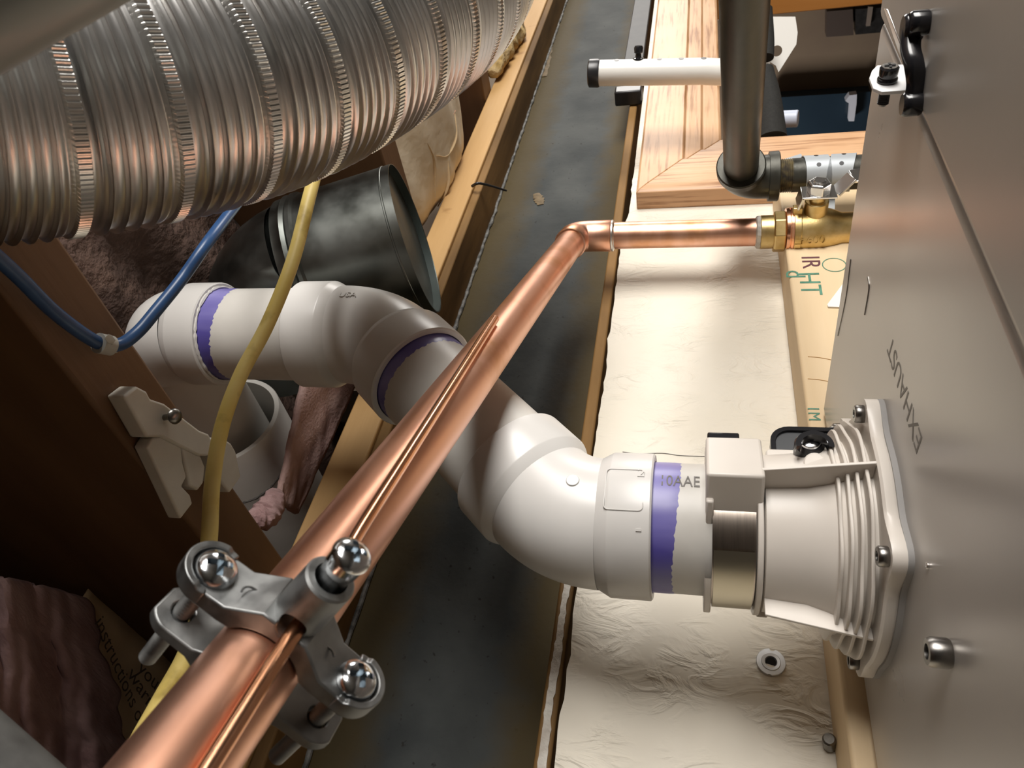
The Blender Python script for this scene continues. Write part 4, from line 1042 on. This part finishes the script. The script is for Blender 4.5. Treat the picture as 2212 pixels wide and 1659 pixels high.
def fuzz(cs, rad, seed, n=26, m=16, amp=.2):
    """lumpy fibre body along a centre line"""
    r_ = np.random.default_rng(seed); pts = spline(cs, max(2, n // (len(cs) - 1)))
    mb = MB(); vs = []; nn = len(pts)
    for i, p in enumerate(pts):
        t = nrm(pts[min(i + 1, nn - 1)] - pts[max(i - 1, 0)]); X, Y, _ = frame_from(t)
        e = math.sin(math.pi * (i + .5) / nn) ** .35
        for k in range(m):
            a = 2 * math.pi * k / m
            vs.append(p + (X * math.cos(a) + Y * math.sin(a)) * rad * e * (1 + amp * r_.normal()))
    fs = [(i * m + k, i * m + (k + 1) % m, (i + 1) * m + (k + 1) % m, (i + 1) * m + k) for i in range(nn - 1) for k in range(m)]
    fs += [tuple(range(m))[::-1], tuple((nn - 1) * m + k for k in range(m))]
    return mb.add(vs, fs)
fuzz([np.array(kraft(1.02, v)) + np.array([.004, 0, .012]) for v in (.25, .45, .65, .85, .99)], .013, 5, amp=.12).build('pink_edge', PINK, bat, sub=1)
MB().grid(lambda u, v: W(.605 + .225 * u, -.36 + .5 * v, .46 + .01 * noise2(u * 5, v * 5, 3)), 10, 10).build('fibre_core', PINK, bat, solid=.10)

# brown paper and fibre deep in the bay beside the vent
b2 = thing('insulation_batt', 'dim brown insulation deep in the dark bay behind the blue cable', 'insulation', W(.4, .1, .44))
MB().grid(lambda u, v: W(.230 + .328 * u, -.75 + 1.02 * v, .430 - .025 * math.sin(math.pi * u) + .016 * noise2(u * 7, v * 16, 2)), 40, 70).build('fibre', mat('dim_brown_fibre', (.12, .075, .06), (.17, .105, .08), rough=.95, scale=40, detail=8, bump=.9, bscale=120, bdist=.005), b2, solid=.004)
# pink strip hanging between the vent elbow and the plate
ps = thing('insulation_strip', 'pink fibreglass strip hanging between the white vent elbow and the pine plate', 'insulation', PZ(690, 950, .285))
q = [(648, 820), (772, 800), (742, 900), (722, 960), (640, 1110), (600, 1085), (662, 950), (655, 880)]
def quad(a, b, c, d, z, amp, seed, nu=16, nv=26):
    A_, B_, C_, D_ = [PZ(*p, z) for p in (a, b, c, d)]
    return MB().grid(lambda u, v: (A_ * (1 - u) + B_ * u) * (1 - v) + (D_ * (1 - u) + C_ * u) * v + np.array([0, 0, amp * noise2(u * 6, v * 9, seed)]), nu, nv)
quad((655, 815), (785, 790), (640, 1110), (598, 1085), .286, .0015, 3).build('fibre', PINKL, ps, solid=.004)
fuzz([PZ(600, 1060, .286), PZ(575, 1110, .286), PZ(540, 1128, .29)], .010, 8, amp=.15).build('loose_tuft', PINK, ps, sub=1)
# lower-left batt: pink fibre over printed paper
b3 = thing('insulation_batt', 'pink fibreglass batt with printed brown paper at the lower left', 'insulation', W(.05, -.15, .33))
MB().grid(lambda u, v: W(-.19 + .378 * u, -.015 + .30 * v, .385 + .004 * noise2(u * 4, v * 5, 6)), 36, 40).build('kraft_facing', KRAFTD, b3, solid=.0008)
def pk(u, v):
    # ragged billow: u from the paper edge to the joist side, v down the picture
    ed = 175 + 30 * math.sin(2.2 * v + .3) + 100 * v + 7 * math.sin(19 * v) + 4 * math.sin(47 * v)
    px = -160 + (ed + 160) * u; py = 1235 + 60 * u * u + (1700 - 1235) * v
    fold = .010 * math.sin(9.5 * u + 2.2 * v) + .004 * math.sin(23 * u - 3 * v) + .0016 * math.sin(61 * u + 7 * v)
    return PZ(px, py, .355 + fold * (1 - u ** 4) + .022 * u ** 6 + .010 * (1 - v) ** 3)
MB().grid(pk, 70, 60).build('pink_fibre', PINK, b3, smooth=60, solid=.003)
def paper_text(s, size, p0, p1, seedz=.3800):
    a, b = PZ(*p0, seedz), PZ(*p1, seedz); ex = nrm(b - a); ey = np.cross(np.array([0, 0, -1.]), ex); mid = (a + b) / 2; L = np.linalg.norm(b - a)
    return lambda x, y, z: mid + ex * x * L + ey * y + np.array([0, 0, -z])
for s, p0, p1 in (('instructions o', (213, 1338), (303, 1552)), ('warn', (282, 1450), (330, 1525)), ('your', (302, 1438), (352, 1492))):
    cu = bpy.data.curves.new('m', 'FONT'); cu.body = s; cu.size = 1
    t = bpy.data.objects.new('m', cu); COL.objects.link(t); bpy.context.view_layer.update(); w_ = t.dimensions.x; bpy.data.objects.remove(t)
    fn = paper_text(s, 1, p0, p1)
    text('printed_words', s, 1.0, (lambda fn, w_: (lambda x, y, z: fn(x / w_, y * .0125, z * .001)))(fn, w_), BROWNINK, b3, .01, 'brown printed words')

# spray foam lumps beyond the third joist
fm = fuzz([W(.955, -.012, .262), W(1.02, -.018, .268), W(1.09, -.012, .262), W(1.17, -.02, .270)], .019, 12, n=40, m=18, amp=.22)
tag(fm.build('spray_foam', YELF, sub=1), 'lumpy yellow spray foam beside the pine plate under the aluminium duct', 'foam')
# black wire stub sticking out of the plate onto the beam
tag(MB().tube(spline([PY(1020, 402, -.004), PY(1034, 396, -.008), PY(1062, 402, .006), PY(1094, 412, .020)], 6), [.0016] * 6 + [.0014] * 6 + [.0012] * 6 + [.001], 10).build('bent_nail', BLACK), 'bent black nail sticking out between the pine plate and the steel beam', 'nail')

# ------------------------------------------------------------------ things in the far room
def farslab(name, pix, X, th, m, label, cat):
    v = [PX(p[0], p[1], X) for p in pix]; n = len(v)
    return tag(MB().add(v + [p + np.array([th, 0, 0]) for p in v], [tuple(range(n)), tuple(range(n, 2 * n))[::-1]] + [(i, (i + 1) % n, n + (i + 1) % n, n + i) for i in range(n)]).build(name, m, smooth=0), label, cat)
farslab('screen', ((1660, 212), (1880, 198), (1880, 290), (1660, 300)), 2.90, .05, SCREENB, 'dark blue screen low in the room beyond the doorway', 'screen')
farslab('cabinet', ((1786, 25), (1842, 20), (1844, 76), (1785, 80)), 2.93, .05, DARKW, 'dark brown cabinet in the room beyond the doorway', 'cabinet')
farslab('cabinet', ((1848, 20), (1925, 15), (1925, 68), (1848, 75)), 2.93, .05, BLACK, 'nearly black cabinet beside the heater edge beyond the doorway', 'cabinet')
farslab('paper_sheet', ((1876, 15), (1886, 15), (1880, 56), (1871, 57)), 2.915, .01, FRAMEW, 'narrow grey strip hanging before the nearly black cabinet', 'paper')
farslab('pale_ornament', ((1835, 206), (1851, 204), (1850, 225), (1845, 262), (1833, 262), (1836, 225), (1826, 218)), 2.86, .03, PALEB, 'small pale shape in front of the dark blue screen', 'ornament')
pp = P(1695, 262, .86)
tag(MB().cyl(P(1680, 258, .86), P(1724, 256, .85), .0095, seg=28, ch=.001).build('white_end_cap', PALEB), 'white round tube end beside the black foam grip in the doorway', 'tube')
